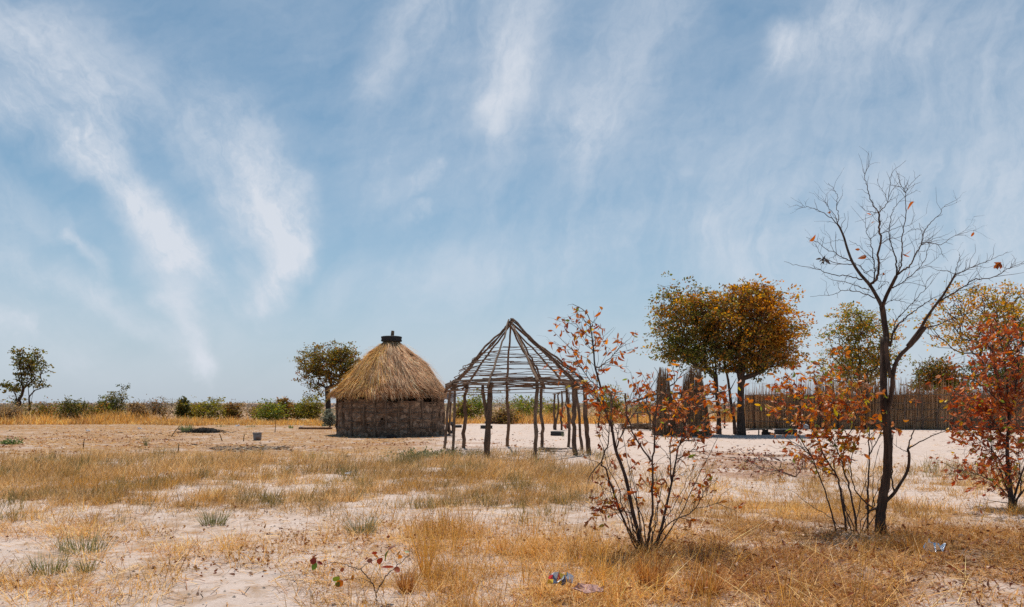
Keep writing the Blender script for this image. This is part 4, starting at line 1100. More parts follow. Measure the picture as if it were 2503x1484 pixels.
# ------------------------------------------------------------------ thatched hut
def thatched_hut():
    rng = np.random.default_rng(101)
    c = GD(957, 35.0); c[2] = 0.; RW, RE = 2.6, 2.80
    hut = thing('thatched_hut', c, 'round mud-walled hut with a shaggy straw roof', 'hut')
    # wall: crumbling mud between the poles, open near the top
    nt, nz, H = 260, 46, 2.06
    th = np.arange(nt) / nt * 2 * np.pi; zz = np.linspace(-.05, H, nz + 1)
    TH, ZZ = np.meshgrid(th, zz, indexing='ij')
    u = TH * RW
    def wr(u, ZZ): return RW + (fbm(u * 2.2 + 40, ZZ * 2.2, 5) - .5) * .18 + (vnoise(u * 4.2 + 40, ZZ * 5, 15) - .5) * .10 + (fbm(u * 11, ZZ * 11, 19, 2) - .5) * .05 - .04 * ZZ / H
    rr = wr(u, ZZ)
    thick = .15
    Vo = np.stack([c[0] + rr * np.cos(TH), c[1] + rr * np.sin(TH), ZZ], -1)
    Vi = np.stack([c[0] + (rr - thick) * np.cos(TH), c[1] + (rr - thick) * np.sin(TH), ZZ], -1)
    cu = (th + .5 * 2 * np.pi / nt)[:, None] * RW; cz = (.5 * (zz[1:] + zz[:-1]))[None]
    an = ((th + np.pi / nt + np.pi) % (2 * np.pi) - np.pi)[:, None] * 180 / np.pi
    lvl = np.interp(an, [-180, -150, -128, -115, -92, -78, -60, -30, -12, 10, 30, 140, 165, 180], [1.72, 1.66, 1.76, 1.86, 1.84, 1.72, 1.60, 1.66, 1.8, 1.9, 2.3, 2.3, 1.85, 1.72])
    crumble = lvl + (fbm(cu * 1.1 + 9, cz * .2, 33) - .5) * .55 + (vnoise(cu * 4.5, cz * 5, 35) - .5) * .4
    keep = cz < crumble
    hole = (vnoise(cu * 3.1 + 3, cz * 3.6, 39) > .92) & (cz > .5)
    keep = keep & ~hole
    # doorway on the far right side
    ang = (th + np.pi / nt)[:, None]; door = (np.abs(((ang - R(8) + np.pi) % (2 * np.pi)) - np.pi) < .17) & (cz < 1.7)
    keep = keep & ~door
    V = np.concatenate([Vo.reshape(-1, 3), Vi.reshape(-1, 3)]); off = nt * (nz + 1)
    idx = lambda i, j: (i % nt) * (nz + 1) + j
    Q = []
    for i in range(nt):
        for j in range(nz):
            if not keep[i, j]: continue
            a, b, e, f = idx(i, j), idx(i + 1, j), idx(i + 1, j + 1), idx(i, j + 1)
            Q.append((a, b, e, f)); Q.append((off + b, off + a, off + f, off + e))
            for (di, dj, p, q) in ((-1, 0, f, a), (1, 0, b, e), (0, 1, e, f), (0, -1, a, b)):
                jj = j + dj; ok = 0 <= jj < nz and keep[(i + di) % nt, jj]
                if not ok: Q.append((q, p, off + p, off + q))
    wall = MB().add(V, Q).build('wall', M['mud'], hut)
    # poles in the wall
    angs = np.radians([-172, -158, -140, -124, -108, -97, -86, -74, -61, -48, -33, -18, -6, 20, 45, 70, 95, 120, 145])
    for k, a in enumerate(angs):
        r = float(wr(np.array((a % (2 * np.pi)) * RW), np.array(1.))) + .025; b = c + np.array([math.cos(a) * r, math.sin(a) * r, 0])
        mb = MB(); pole(mb, rng, b + [0, 0, -.05 if k % 2 else rng.uniform(.2, 1.)], b + [0, 0, 2.12 if k % 4 else 1.5], rng.uniform(.03, .06), rng.uniform(.03, .05), .04, 9, 7, col=(1.2, 1.05, .95) if k % 3 else (1.8, 1.7, 1.65))
        mb.build('post', M['pole'], hut)
    # horizontal laths tied round the wall
    for z, amp in ((.38, .12), (.74, .14), (1.06, .06), (1.33, .08), (1.60, .06), (1.80, .05)):
        for (a0, a1) in ((-185, -118), (-125, -62), (-70, -2)):
            if rng.random() < .3: continue
            mb = MB(); t = np.linspace(a0 + rng.uniform(-14, 14), a1 + rng.uniform(-5, 5), 26) * np.pi / 180
            w = np.cumsum(rng.normal(0, 1, 26)); w -= np.linspace(w[0], w[-1], 26); w = w / max(1e-6, np.abs(w).max()) * amp * rng.uniform(.4, 1)
            zl = z + w + rng.uniform(-.03, .03); rl = np.maximum(wr((t % (2 * np.pi)) * RW, zl), RW) + .05
            p = np.stack([c[0] + rl * np.cos(t), c[1] + rl * np.sin(t), zl], -1)
            mb.tube(p, np.linspace(.021, .012, 26), 5, (2.0, 1.4, 1.0)); mb.build('lath', M['pole'], hut)
    # thatch
    px_d = 35.0 / F
    prof = np.array([(20, 834), (26, 838), (43, 857), (62, 873), (82, 891), (110, 928), (131, 957), (142, 968)], float)
    pr = np.stack([prof[:, 0] * px_d, EYE - (prof[:, 1] - HY) * px_d], -1); pr[-1] = (RE, 2.02)
    s_prof = np.concatenate([[0], np.cumsum(np.linalg.norm(np.diff(pr, axis=0), axis=1))]); s_prof /= s_prof[-1]
    def surf(t, s):
        r = np.interp(s, s_prof, pr[:, 0]); z = np.interp(s, s_prof, pr[:, 1])
        lump = (fbm(np.cos(t) * 2.4 + 7, np.sin(t) * 2.4 + s * 4, 55) - .5) * .34 * np.clip(s * 4, 0, 1) + (fbm(t * 9, s * 9, 65, 3) - .5) * .06
        sag = (fbm(np.cos(t) * 1.6 + 3, np.sin(t) * 1.6, 75) - .5) * .22 * s ** 2 + (vnoise(t * 11, s * 0 + 3, 77) - .5) * .14 * s ** 4
        return r + lump * .6 - .11 * np.clip(s * 3, 0, 1) * (1 - s * .7), z + lump * .6 + sag - .05
    nt2, ns = 160, 34
    T2, S2 = np.meshgrid(np.arange(nt2) / nt2 * 2 * np.pi, np.linspace(0, 1, ns), indexing='ij')
    r, z = surf(T2, S2)
    top = np.stack([c[0] + r * np.cos(T2), c[1] + r * np.sin(T2), z], -1); 
    ins = np.stack([c[0] + np.maximum(r - .10, .05) * np.cos(T2), c[1] + np.maximum(r - .10, .05) * np.sin(T2), z - .14], -1)
    Vr = np.concatenate([top.reshape(-1, 3), ins.reshape(-1, 3)]); of = nt2 * ns
    i = np.arange(nt2)[:, None] * ns; i2 = ((np.arange(nt2) + 1) % nt2)[:, None] * ns; j = np.arange(ns - 1)[None]
    Qt = np.stack([i + j, i + j + 1, i2 + j + 1, i2 + j], -1).reshape(-1, 4); Qb = Qt[:, ::-1] + of
    e1, e2 = (i + ns - 1).ravel(), (i2 + ns - 1).ravel(); Qe = np.stack([e1, e1 + of, e2 + of, e2], -1)
    e3, e4 = i.ravel(), i2.ravel(); Qe2 = np.stack([e3, e4, e4 + of, e3 + of], -1)
    rm = MB().add(Vr, np.concatenate([Qt, Qb, Qe, Qe2]), None, (.34, .205, .10))
    def strands(n, s0a, s0b, l0, l1, w, lift, skew, dark=1.):
        t = rng.uniform(0, 2 * np.pi, n); s0 = np.sqrt(rng.uniform(s0a ** 2, s0b ** 2, n)); L = rng.uniform(l0, l1, n)
        k = 4; f = np.linspace(0, 1, k)
        drift = skew + rng.normal(0, .06, n) + (fbm(np.cos(t) * 3 + 5, np.sin(t) * 3 + s0 * 3, 85) - .5) * .7
        ss = s0[:, None] + L[:, None] * f; tt = t[:, None] + drift[:, None] * L[:, None] * f / np.maximum(.35, s0[:, None])
        r, z = surf(tt, np.clip(ss, 0, 1)); over = np.maximum(ss - 1, 0)
        h = (rng.uniform(.0, 1, n)[:, None] * lift + .012) * (1 + f[None] * .9)
        r = r + h * .6 + over * 1.7; z = z + h * .6 - over * 2.2
        p = np.stack([c[0] + r * np.cos(tt), c[1] + r * np.sin(tt), z], -1)
        wd = np.stack([-np.sin(t), np.cos(t), rng.normal(0, .3, n)], -1)[:, None] * (w * rng.uniform(.5, 1.4, n))[:, None, None] * .5 * np.array([1, 1, .8, .35])[None, :, None]
        golden = np.clip((-np.cos(t) * 1.3 + .1) + (fbm(np.cos(t) * 2 + s0 * 3, np.sin(t) * 2, 95) - .5) * 2.4, 0, 1)
        A_ = np.array([[.82, .49, .16], [.70, .38, .11], [.88, .60, .26], [.44, .22, .06]])[rng.integers(0, 4, n)]
        B_ = np.array([[.72, .44, .25], [.82, .56, .36], [.46, .25, .13], [.90, .66, .45]])[rng.integers(0, 4, n)]
        col = np.where((rng.random(n) < golden)[:, None], A_, B_)
        red = (rng.random(n) < np.clip((s0 + L - .93) * 7, 0, .55))
        col = np.where(red[:, None], np.array([.30, .13, .05]), col)
        rm.rows(p - wd, p + wd, col * (.5 + .8 * rng.random((n, 1)) ** .8) * np.clip(.82 + 1.5 * (fbm(t * 5 + s0 * 2, s0 * 7, 99, 3) - .35), .55, 1.15)[:, None] * dark)
    strands(17000, .0, .95, .10, .22, .016, .05, .10)
    strands(12000, .05, .9, .14, .30, .012, .09, .10)
    strands(2600, .1, .97, .08, .20, .010, .26, .25)
    strands(1500, .90, .99, .08, .22, .010, .10, .2)
    strands(5200, .86, .99, .06, .15, .016, .05, .06, .85)
    rm.build('roof', M['thatch'], hut)
    # the peg that comes out of the ridge
    top_z = pr[0, 1]
    mb = MB(); pole(mb, rng, c + [0.02, 0, top_z - .3], c + [.06, 0, top_z + .50], .085, .075, .02, 7, 8, col=(1.3, 1.0, .9)); mb.build('ridge_post', M['pole'], hut)
    return c, top_z
HUT_C, HUT_TOP = thatched_hut()

# ------------------------------------------------------------------ tyres
def tyre(at, r, w, label, rot=(0, 0, 0), sink=.0):
    mb = MB(); i = r * .58
    h = w / 2
    prof = [(r * .97, -h * .84), (r * .995, -h * .70)]
    for k in range(4):
        z0 = -h * .74 + k * h * 1.48 / 4
        prof += [(r, z0 + h * .12), (r * .965, z0 + h * .15), (r * .965, z0 + h * .22), (r, z0 + h * .25)]
    prof += [(r * .995, h * .70), (r * .97, h * .84), (r * .92, h * .95), (r * .82, h), (r * .68, h * .9), (i, h * .62), (i * 1.02, h * .5), (r * .80, h * .55), (r * .90, 0), (r * .80, -h * .55), (i * 1.02, -h * .5), (i, -h * .62), (r * .68, -h * .9), (r * .82, -h), (r * .92, -h * .97)]
    mb.lathe(prof, (0, 0, 0), 48, closed=True)
    a = np.arange(36) / 36 * 2 * np.pi
    for s in (-1, 1):                                  # shoulder lugs
        A = np.stack([np.cos(a) * r * 1.0, np.sin(a) * r * 1.0, np.full(36, s * h * .84)], -1); Bq = np.stack([np.cos(a + .05) * r * 1.01, np.sin(a + .05) * r * 1.01, np.full(36, s * h * .35)], -1)
        mb.sticks(A, Bq, r * .025, r * .025, 4)
    o = mb.build('tyre', M['tyre'], org=None, smooth=False)
    o.location = at; o.rotation_euler = rot
    tag(o, label, 'tyre', 'old tyres'); return o
tyre(HUT_C + [0, 0, HUT_TOP + .10], .49, .27, 'big black tyre sitting on the peak of the thatched roof')
p = GD(1189, 43.3); tyre(p + [0, 0, .09], .36, .21, 'black tyre lying flat in the yard, half behind the thick forked post', (0, .02, .4))
p = G(1362, 1065.5); tyre(p + [0, 0, .1], .31, .21, 'black tyre lying flat on the sand right of the frame middle', (0.03, 0, 1.))
p = GD(1100, 36.4); tyre(p + [.05, 0, .28], .30, .19, 'tyre leaning upright on the hut wall by the door', (R(84), 0, R(62)))
p = GD(1117, 45.); tyre(p + [0, 0, .06], .30, .18, 'grey worn tyre sunk in sand right of the hut, near the grass', (.05, -.04, 0))
p = G(1926, 1062); tyre(p + [0, .3, .12], .53, .27, 'large black tyre lying on the sand right of the bench', (0, 0, .3))

# ------------------------------------------------------------------ the unfinished pole frame
def pole_frame():
    rng = np.random.default_rng(111)
    at = GD(1262, 22.7)
    fr = thing('unfinished_hut', at, 'open conical hut frame of bare poles with no walls or thatch', 'hut frame')
    posts = [(1086, 1097, 1100, .052, (1.5, 1.4, 1.35)), (1106, 1109, 1112, .05, (1, 1, 1)), (1132, 1096, 1142, .075, (.9, .78, .68)), (1188, 1119, 1199, .095, (.72, .66, .62)), (1240, 1092, 1240, .07, (1, .85, .72)),
             (1310, 1122, 1312, .062, (1.1, 1, .95)), (1324, 1092, 1324, .068, (.8, .74, .7)), (1389, 1093, 1384, .055, (.75, .7, .66)), (1410, 1113, 1399, .085, (.8, .74, .7)), (1424, 1098, 1408, .06, (.85, .8, .76)), (1440, 1108, 1428, .085, (.9, .8, .72))]
    apex = P(1249, 786, 22.7)
    tops = []
    for k, (px, py, tx, r, col) in enumerate(posts):
        b = G(px, py); t = P(tx, 985, b[1]); t[2] = 2.14 if k else 2.0; tops.append(t)
        mb = MB(); r *= .88; pole(mb, rng, b + [0, 0, -.12], t, r, r * .82, .07 if k not in (0, 1) else .03, 13, 9, .34, col)
        if k == 3:      # a second prong makes a fork
            m = b + (t - b) * .48
            pole(mb, rng, m, t + [-.22, .02, -.08], r * .72, r * .5, .03, 7, 8, .3, col)
        mb.build('post', M['pole'], fr)
    for k, t in enumerate(tops):
        v = unit(t + np.array([0, 0, .05]) - apex); L = np.linalg.norm(t - apex)
        a = apex + rng.normal(0, .05, 3) - v * rng.uniform(0, .14)
        e = apex + v * (L + [.28, .16, .32, .30, .3, .1, .24, .22, .3, .12, .3][k]) + np.array([0, 0, .05])
        cc = (1.9, 1.85, 1.85) if k == 3 else (1.05, .95, .88) if k % 2 else (.8, .7, .62)
        mb = MB(); pole(mb, rng, a, e, .025, .038, .06, 15, 8, .3, cc); mb.build('rafter', M['pole'], fr)
    for (i, j, f) in ((7, 8, .5), (8, 10, .5), (5, 6, .55), (0, 2, .5)):      # rafters between posts
        t = tops[i] * (1 - f) + tops[j] * f; cen = np.array([apex[0], apex[1], t[2]]); t = cen + (t - cen) * 1.12
        v = t - apex
        mb = MB(); pole(mb, rng, apex + rng.normal(0, .05, 3), apex + v * 1.06, .022, .034, .055, 15, 8, .3, (.85, .75, .68)); mb.build('rafter', M['pole'], fr)
    order = sorted(range(len(tops)), key=lambda k: math.atan2(tops[k][1] - apex[1], tops[k][0] - apex[0]))
    ring = np.array([tops[k] for k in order]); m = len(ring)
    def ring_pt(a, f):          # a in posts round the ring, f down the rafter
        a = a % m; i = int(a); w = a - i
        q = ring[i] * (1 - w) + ring[(i + 1) % m] * w
        cen = np.array([apex[0], apex[1], q[2]]); rad = np.linalg.norm((q - cen)[:2])
        r0 = np.linalg.norm((ring[i] - cen)[:2]) * (1 - w) + np.linalg.norm((ring[(i + 1) % m] - cen)[:2]) * w
        q = cen + (q - cen) * (1 + .6 * (r0 / max(rad, 1e-3) - 1))
        return apex + (q - apex) * f
    levels = [(.47, 3, .012), (.545, 3, .012), (.60, 4, .012), (.665, 4, .014), (.73, 4, .014), (.79, 4, .015), (.855, 4, .016), (.915, 4, .017), (.965, 5, .028), (1.0, 6, .034), (1.03, 4, .026), (1.14, 4, .017)]
    for f, cnt, r in levels:
        s0 = rng.uniform(0, m)
        for q in range(cnt):
            a0 = s0 + q * m / cnt - .35; a1 = s0 + (q + 1) * m / cnt + .55
            n = 20; aa = np.linspace(a0, a1, n); ff = f + np.linspace(rng.uniform(-.02, .02), rng.uniform(-.02, .02), n)
            p = np.array([ring_pt(x, y) for x, y in zip(aa, ff)])
            # ends run on straight past the ring as real sticks do
            p[0] += (p[0] - p[2]) * .35; p[-1] += (p[-1] - p[-3]) * .35
            o = np.cumsum(rng.normal(0, 1, (n, 3)), 0); o -= np.linspace(o[0], o[-1], n); o /= np.abs(o).max()
            p += o * .045 + unit(p - apex) * 0 + np.array([0, 0, .045]) + rng.normal(0, .012, 3)
            mb = MB(); mb.tube(p, np.linspace(r, r * .6, n) * (1 + .15 * (rng.random(n) - .5)), 6, (1.35, 1.2, 1.08) if rng.random() < .5 else (1., .8, .68), .2, rng)
            mb.build('batten', M['pole'], fr)
    for t in tops:                                     # bark lashings where the ring meets the posts
        mb = MB(); a = np.linspace(0, 6 * np.pi, 40); rr = .105
        q = t + np.stack([rr * np.cos(a), rr * np.sin(a), -.05 - .15 * a / a[-1]], -1)
        mb.tube(q, .008, 4, (1.2, .9, .7)); mb.build('lashing', M['pole'], fr)
pole_frame()

def post_row():
    rng = np.random.default_rng(121); at = GD(1400, 42.)
    fr = thing('roofless_shelter', at, 'shorter roofless frame of thin crooked posts behind the conical one', 'hut frame')
    tops = []
    for px, py, tx, ty, r in ((1355, 1051, 1356, 962, .055), (1358, 1051, 1368, 958, .05), (1373, 1052, 1373, 957, .06), (1387, 1047, 1386, 965, .045), (1394, 1049, 1391, 962, .04), (1463, 1046, 1460, 965, .055), (1496, 1056, 1495, 958, .07), (1529, 1049, 1529, 962, .065)):
        b = G(px, py); t = P(tx, ty, b[1]); tops.append(t)
        mb = MB(); pole(mb, rng, b + [0, 0, -.05], t, r * 1.15, r * .9, .09, 11, 7, .3, (.8, .72, .66)); mb.build('post', M['pole'], fr)
    for a, b in ((0, 2), (2, 4), (4, 5), (5, 6), (6, 7)):
        mb = MB(); v = unit(tops[b] - tops[a]) * .2
        pole(mb, rng, tops[a] - v, tops[b] + v, .028, .02, .06, 12, 6, .2, (1.1, .95, .85)); mb.build('rail', M['pole'], fr)
post_row()

# ------------------------------------------------------------------ reed fence and reed screens
REED = np.array([[.62, .38, .19], [.54, .32, .155], [.68, .44, .24], [.42, .24, .12], [.74, .52, .32]])
def reeds(mb, rng, base, top, r, pal=REED, bend=.03):
    n = len(base); mid = (base + top) / 2 + rng.normal(0, bend, (n, 3)) * np.array([1, 1, 0])
    col = pal[rng.integers(0, len(pal), n)] * rng.uniform(.7, 1.15, (n, 1))
    mb.sticks(base, mid, r, r * .85, 4, col); mb.sticks(mid, top, r * .85, r * .3, 4, col)

def reed_fence():
    rng = np.random.default_rng(131)
    path = np.array([GD(1822, 43.5), GD(1900, 43.2), GD(2050, 42.6), GD(2250, 41.8), GD(2370, 41.4), GD(2460, 40.4), GD(2640, 39.0), GD(2760, 38.)])[:, :2]
    seg = np.concatenate([[0], np.cumsum(np.linalg.norm(np.diff(path, axis=0), axis=1))]); L = seg[-1]
    def at(s): return np.stack([np.interp(s, seg, path[:, 0]), np.interp(s, seg, path[:, 1])], -1)
    f = thing('reed_fence', (*path[0], 0), 'long fence of upright dry reeds tied to crooked posts', 'fence')
    mb = MB()
    def hgt(s):
        px = CX + at(s)[:, 0] / at(s)[:, 1] * F
        h = np.interp(px, [1822, 1930, 1975, 2030, 2120, 2200, 2260, 2350, 2440, 2600], [2.75, 2.85, 3.05, 3.3, 3.25, 3.0, 2.85, 2.75, 2.9, 3.1])
        return h
    for layer, (per_m, off, rmin, rmax, hs) in enumerate([(70, 0, .014, .024, 1.), (60, .05, .014, .024, 1.), (70, .10, .014, .022, .80)]):
        n = int(per_m * L); s = rng.uniform(0, L, n); xy = at(s); b = np.stack([xy[:, 0], xy[:, 1] + off + rng.normal(0, .012, n), np.full(n, -.02)], -1)
        b[:, 2] += gz(b[:, 0], b[:, 1])
        clump = fbm(s * 1.3, s * 0, 141)
        h = hgt(s) * hs * np.where(rng.random(n) < .30, rng.uniform(.80, 1.06, n), rng.uniform(.60, .84, n)) * (.90 + .2 * clump) 
        t = b + np.stack([rng.normal(0, .07, n), rng.normal(0, .05, n), h], -1)
        tone = np.clip(.55 + .9 * fbm(s * .7, s * 0 + layer, 149, 3), .6, 1.25)
        for q in (tone < .85, (tone >= .85) & (tone < 1.03), tone >= 1.03):
            reeds(mb, rng, b[q], t[q], rng.uniform(rmin, rmax, int(q.sum())), REED * np.array([[.92, .94, 1.0]]) * float(tone[q].mean()))
    n = 420; s = np.linspace(0, L, n); q = at(s)      # the tied mat behind the loose reeds
    off = .13 + .012 * (np.arange(n) % 2) + .02 * (fbm(s * .8, s * 0, 143) - .5); top = 1.98 + .06 * rng.random(n)
    g0 = gz(q[:, 0], q[:, 1]) - .03
    lo = np.stack([q[:, 0], q[:, 1] + off, g0], -1); hi = np.stack([q[:, 0], q[:, 1] + off, top], -1)
    V = np.concatenate([lo, hi, lo + [0, .03, 0], hi + [0, .03, 0]]); i = np.arange(n - 1)
    Q = np.concatenate([np.stack([i, i + 1, i + 1 + n, i + n], 1), np.stack([i + 2 * n + 1, i + 2 * n, i + 3 * n, i + 3 * n + 1], 1), np.stack([i + n, i + n + 1, i + 3 * n + 1, i + 3 * n], 1)])
    cc = REED[rng.integers(0, 5, n)] * rng.uniform(.7, 1.05, (n, 1)); mb.add(V, Q, None, np.concatenate([cc] * 4))
    mb.build('reed_panel', M['reed'], f)
    for s in np.concatenate([np.arange(.4, 9, 1.25) + rng.uniform(-.15, .15, 7), np.arange(9, L, .85)]):
        q = at(np.array([s]))[0]; b = np.array([q[0], q[1] - .13, float(gz(q[0], q[1])) - .05])
        big = q[0] > 22.
        mb = MB(); pole(mb, rng, b, b + [rng.uniform(-.15, .15), -.02, rng.uniform(1.95, 2.15)], rng.uniform(.035, .06) * (1.2 if big else 1), .035, .10 if big else .04, 9, 7, .3, (1.2, 1.1, 1.05) if big else (.5, .4, .36))
        mb.build('post', M['pole'], f)
    for z in (.45, 1.05, 1.6, 2.02):
        n = 60; s = np.linspace(0, L, n); q = at(s)
        mb = MB(); p = np.stack([q[:, 0], q[:, 1] - .075, z + np.cumsum(rng.normal(0, .012, n))], -1)
        mb.tube(p, .026, 5, (1.9, 1.4, 1.0)); mb.build('rail', M['pole'], f)
reed_fence()

def reed_screens():
    rng = np.random.default_rng(151); d = 34.0
    def screen(pts, hx, hy, label, lean=0., n=190, splay=.0):
        p = np.array([GD(px, dd) for px, dd in pts]); at = p[0]
        o = thing('reed_screen', at, label, 'reed screen', 'reed screens')
        mb = MB(); seg = np.concatenate([[0], np.cumsum(np.linalg.norm(np.diff(p, axis=0), axis=1))])
        s = rng.uniform(0, seg[-1], n); b = np.stack([np.interp(s, seg, p[:, k]) for k in range(3)], -1) + rng.normal(0, .03, (n, 3)) * [1, 1, 0] - [0, 0, .03]
        fr = s / seg[-1]
        h = np.interp(fr, hx, hy) * rng.uniform(.86, 1.04, n)
        t = b + np.stack([lean + rng.normal(0, .035, n) + splay * (fr - .5), rng.normal(0, .04, n), h], -1)
        reeds(mb, rng, b, t, rng.uniform(.012, .022, n), REED * np.array([.62, .62, .66]))
        mb.build('reed_panel', M['reed'], o)
        for z in (.8, 1.75):
            q = p + [0, -.05, z]; rm = MB(); rm.tube(smooth_path(q, 5), .02, 5, (1., .8, .6)); rm.build('rail', M['pole'], o)
    screen([(1596, 34.6), (1612, 34.2), (1634, 34.0), (1662, 34.1)], [0, .15, .6, .78, 1], [2.7, 3.2, 3.2, 2.3, 1.9], 'narrow reed screen with a ragged top, the left of the pair', -.02, 210, -.55)
    screen([(1646, 33.7), (1668, 33.3), (1692, 33.2), (1716, 33.4), (1738, 34.)], [0, .12, .28, .7, 1], [1.9, 2.7, 3.25, 3.15, 2.1], 'wide curved reed screen with bundled reeds, the right of the pair', .0, 360, -.75)
    # rough beam resting on both screens and running to the tree
    o = thing('beam', P(1590, 972, 33.6), 'crooked wooden beam running through the reed screens to a board by the tree', 'beam')
    mb = MB(); pole(mb, rng, P(1545, 985, 33.4), P(1605, 962, 33.5), .05, .06, .04, 9, 7, .3, (.6, .5, .45)); pole(mb, rng, P(1605, 966, 33.0), P(1752, 958, 33.2), .06, .05, .05, 11, 7, .3, (.55, .46, .4)); mb.build('pole', M['pole'], o)
    mb = MB(); mb.box(P(1757, 961, 33.3), (.66, .06, .15), 0, (.55, .42, .36), ry=R(-4)); mb.build('board', M['plank'], o)
reed_screens()

def low_rails():
    rng = np.random.default_rng(161)
    b0, b1 = GD(1772, 46.), GD(1790, 46.)
    o = thing('rail_fence', b0, 'small rail of one crossbar on thin posts between the two big trees', 'rail')
    for q in (GD(1771, 44.), GD(1793, 44.)):
        mb = MB(); pole(mb, rng, q - [0, 0, .05], q + [.02, 0, 1.62], .055, .045, .04, 8, 7, .3, (.6, .5, .45)); mb.build('post', M['pole'], o)
    mb = MB(); pole(mb, rng, GD(1768, 43.9) + [0, 0, 1.28], GD(1800, 43.9) + [0, 0, 1.40], .06, .05, .02, 7, 7, .3, (.55, .46, .4)); mb.build('rail', M['pole'], o)
    at = GD(1583, 40.)
    o = thing('shelf', at, 'pale plank shelf on a short post, left of the reed screens', 'shelf')
    mb = MB(); mb.box(at + [-.25, 0, 1.02], (1.15, .3, .06), 0, (1.7, 1.6, 1.4), ry=R(-5)); mb.build('board', M['plank'], o)
    for dx in (.15, -.55):
        mb = MB(); pole(mb, rng, at + [dx, .05, -.05], at + [dx, .05, .97], .055, .05, .02, 7, 7, .3, (1.1, 1, .9)); mb.build('post', M['pole'], o)
    # heap of poles on the ground
    at = GD(1560, 41.); o = thing('pole_heap', at, 'low heap of cut sticks lying on the sand left of the reed screens', 'heap of sticks')
    mb = MB(); n = 40; a = rng.normal(0, .25, n); A = at + np.stack([rng.uniform(-1.3, .6, n), rng.uniform(-.35, .35, n), rng.uniform(.03, .32, n)], -1)
    Bq = A + np.stack([np.cos(a) * rng.uniform(.6, 1.5, n), np.sin(a) * .8, rng.normal(0, .06, n)], -1); Bq[:, 2] = np.maximum(Bq[:, 2], .03)
    mb.sticks(A, Bq, .03, .02, 6, np.array([1.2, 1., .85]) * rng.uniform(.6, 1.2, (n, 1))); mb.build('sticks', M['pole'], o)
low_rails()

# ------------------------------------------------------------------ bench and small things in the yard
def bench():
    rng = np.random.default_rng(171); at = G(1850, 1063)
    o = thing('bench', at, 'low plank bench under the orange tree', 'bench')
    d = at[1]
    mb = MB(); a, b = P(1800, 1052, d), P(1868, 1049, d); c = (a + b) / 2
    mb.box(c, (np.linalg.norm(b - a), .26, .055), 0, (1.3, 1.2, 1.1), ry=-math.atan2(b[2] - a[2], b[0] - a[0])); mb.build('seat', M['plank'], o)
    a, b = P(1868.5, 1048.6, d), P(1889, 1052, d); c = (a + b) / 2 + [0, .02, .03]
    mb = MB(); mb.box(c, (np.linalg.norm(b - a), .24, .05), 0, (1.2, 1., .85), ry=-math.atan2(b[2] - a[2], b[0] - a[0])); mb.build('seat', M['plank'], o)
    q = P(1854.5, 1051, d); mb = MB(); pole(mb, rng, np.array([q[0], q[1], at[2] - .02]), q + [0, 0, -.01], .03, .028, .005, 5, 7, .2, (.9, .85, .8)); mb.build('leg', M['pole'], o)
    q = P(1806, 1053, d); mb = MB(); pole(mb, rng, np.array([q[0], q[1], at[2] - .02]), q + [0, 0, -.01], .035, .03, .005, 5, 7, .2, (.7, .65, .6)); mb.build('leg', M['pole'], o)
    q = P(1872, 1050, d); mb = MB(); mb.box((q[0] + .02, q[1], at[2] + .07), (.36, .28, .14), .1, (.35, .3, .28)); mb.box((q[0] - .03, q[1], at[2] + .20), (.22, .24, .13), 0, (.4, .34, .3)); mb.build('leg', M['plank'], o)
bench()

def lump(mb, rng, c, size, n=18, m=12, amp=.25, col=(1, 1, 1), sc=2.2):
    th = np.arange(n) / n * 2 * np.pi; ph = np.linspace(.03, np.pi - .03, m)
    TH, PH = np.meshgrid(th, ph, indexing='ij'); s = rng.uniform(0, 99)
    r = 1 + (fbm(np.cos(TH) * sc + s, np.cos(PH) * sc + np.sin(TH) * sc, 7) - .5) * 2 * amp
    V = np.stack([np.sin(PH) * np.cos(TH) * r * size[0], np.sin(PH) * np.sin(TH) * r * size[1], np.cos(PH) * r * size[2]], -1).reshape(-1, 3) + np.array(c)
    i = np.arange(n)[:, None] * m; i2 = ((np.arange(n) + 1) % n)[:, None] * m; j = np.arange(m - 1)[None]
    mb.add(V, np.stack([i + j, i + j + 1, i2 + j + 1, i2 + j], -1).reshape(-1, 4), None, col)

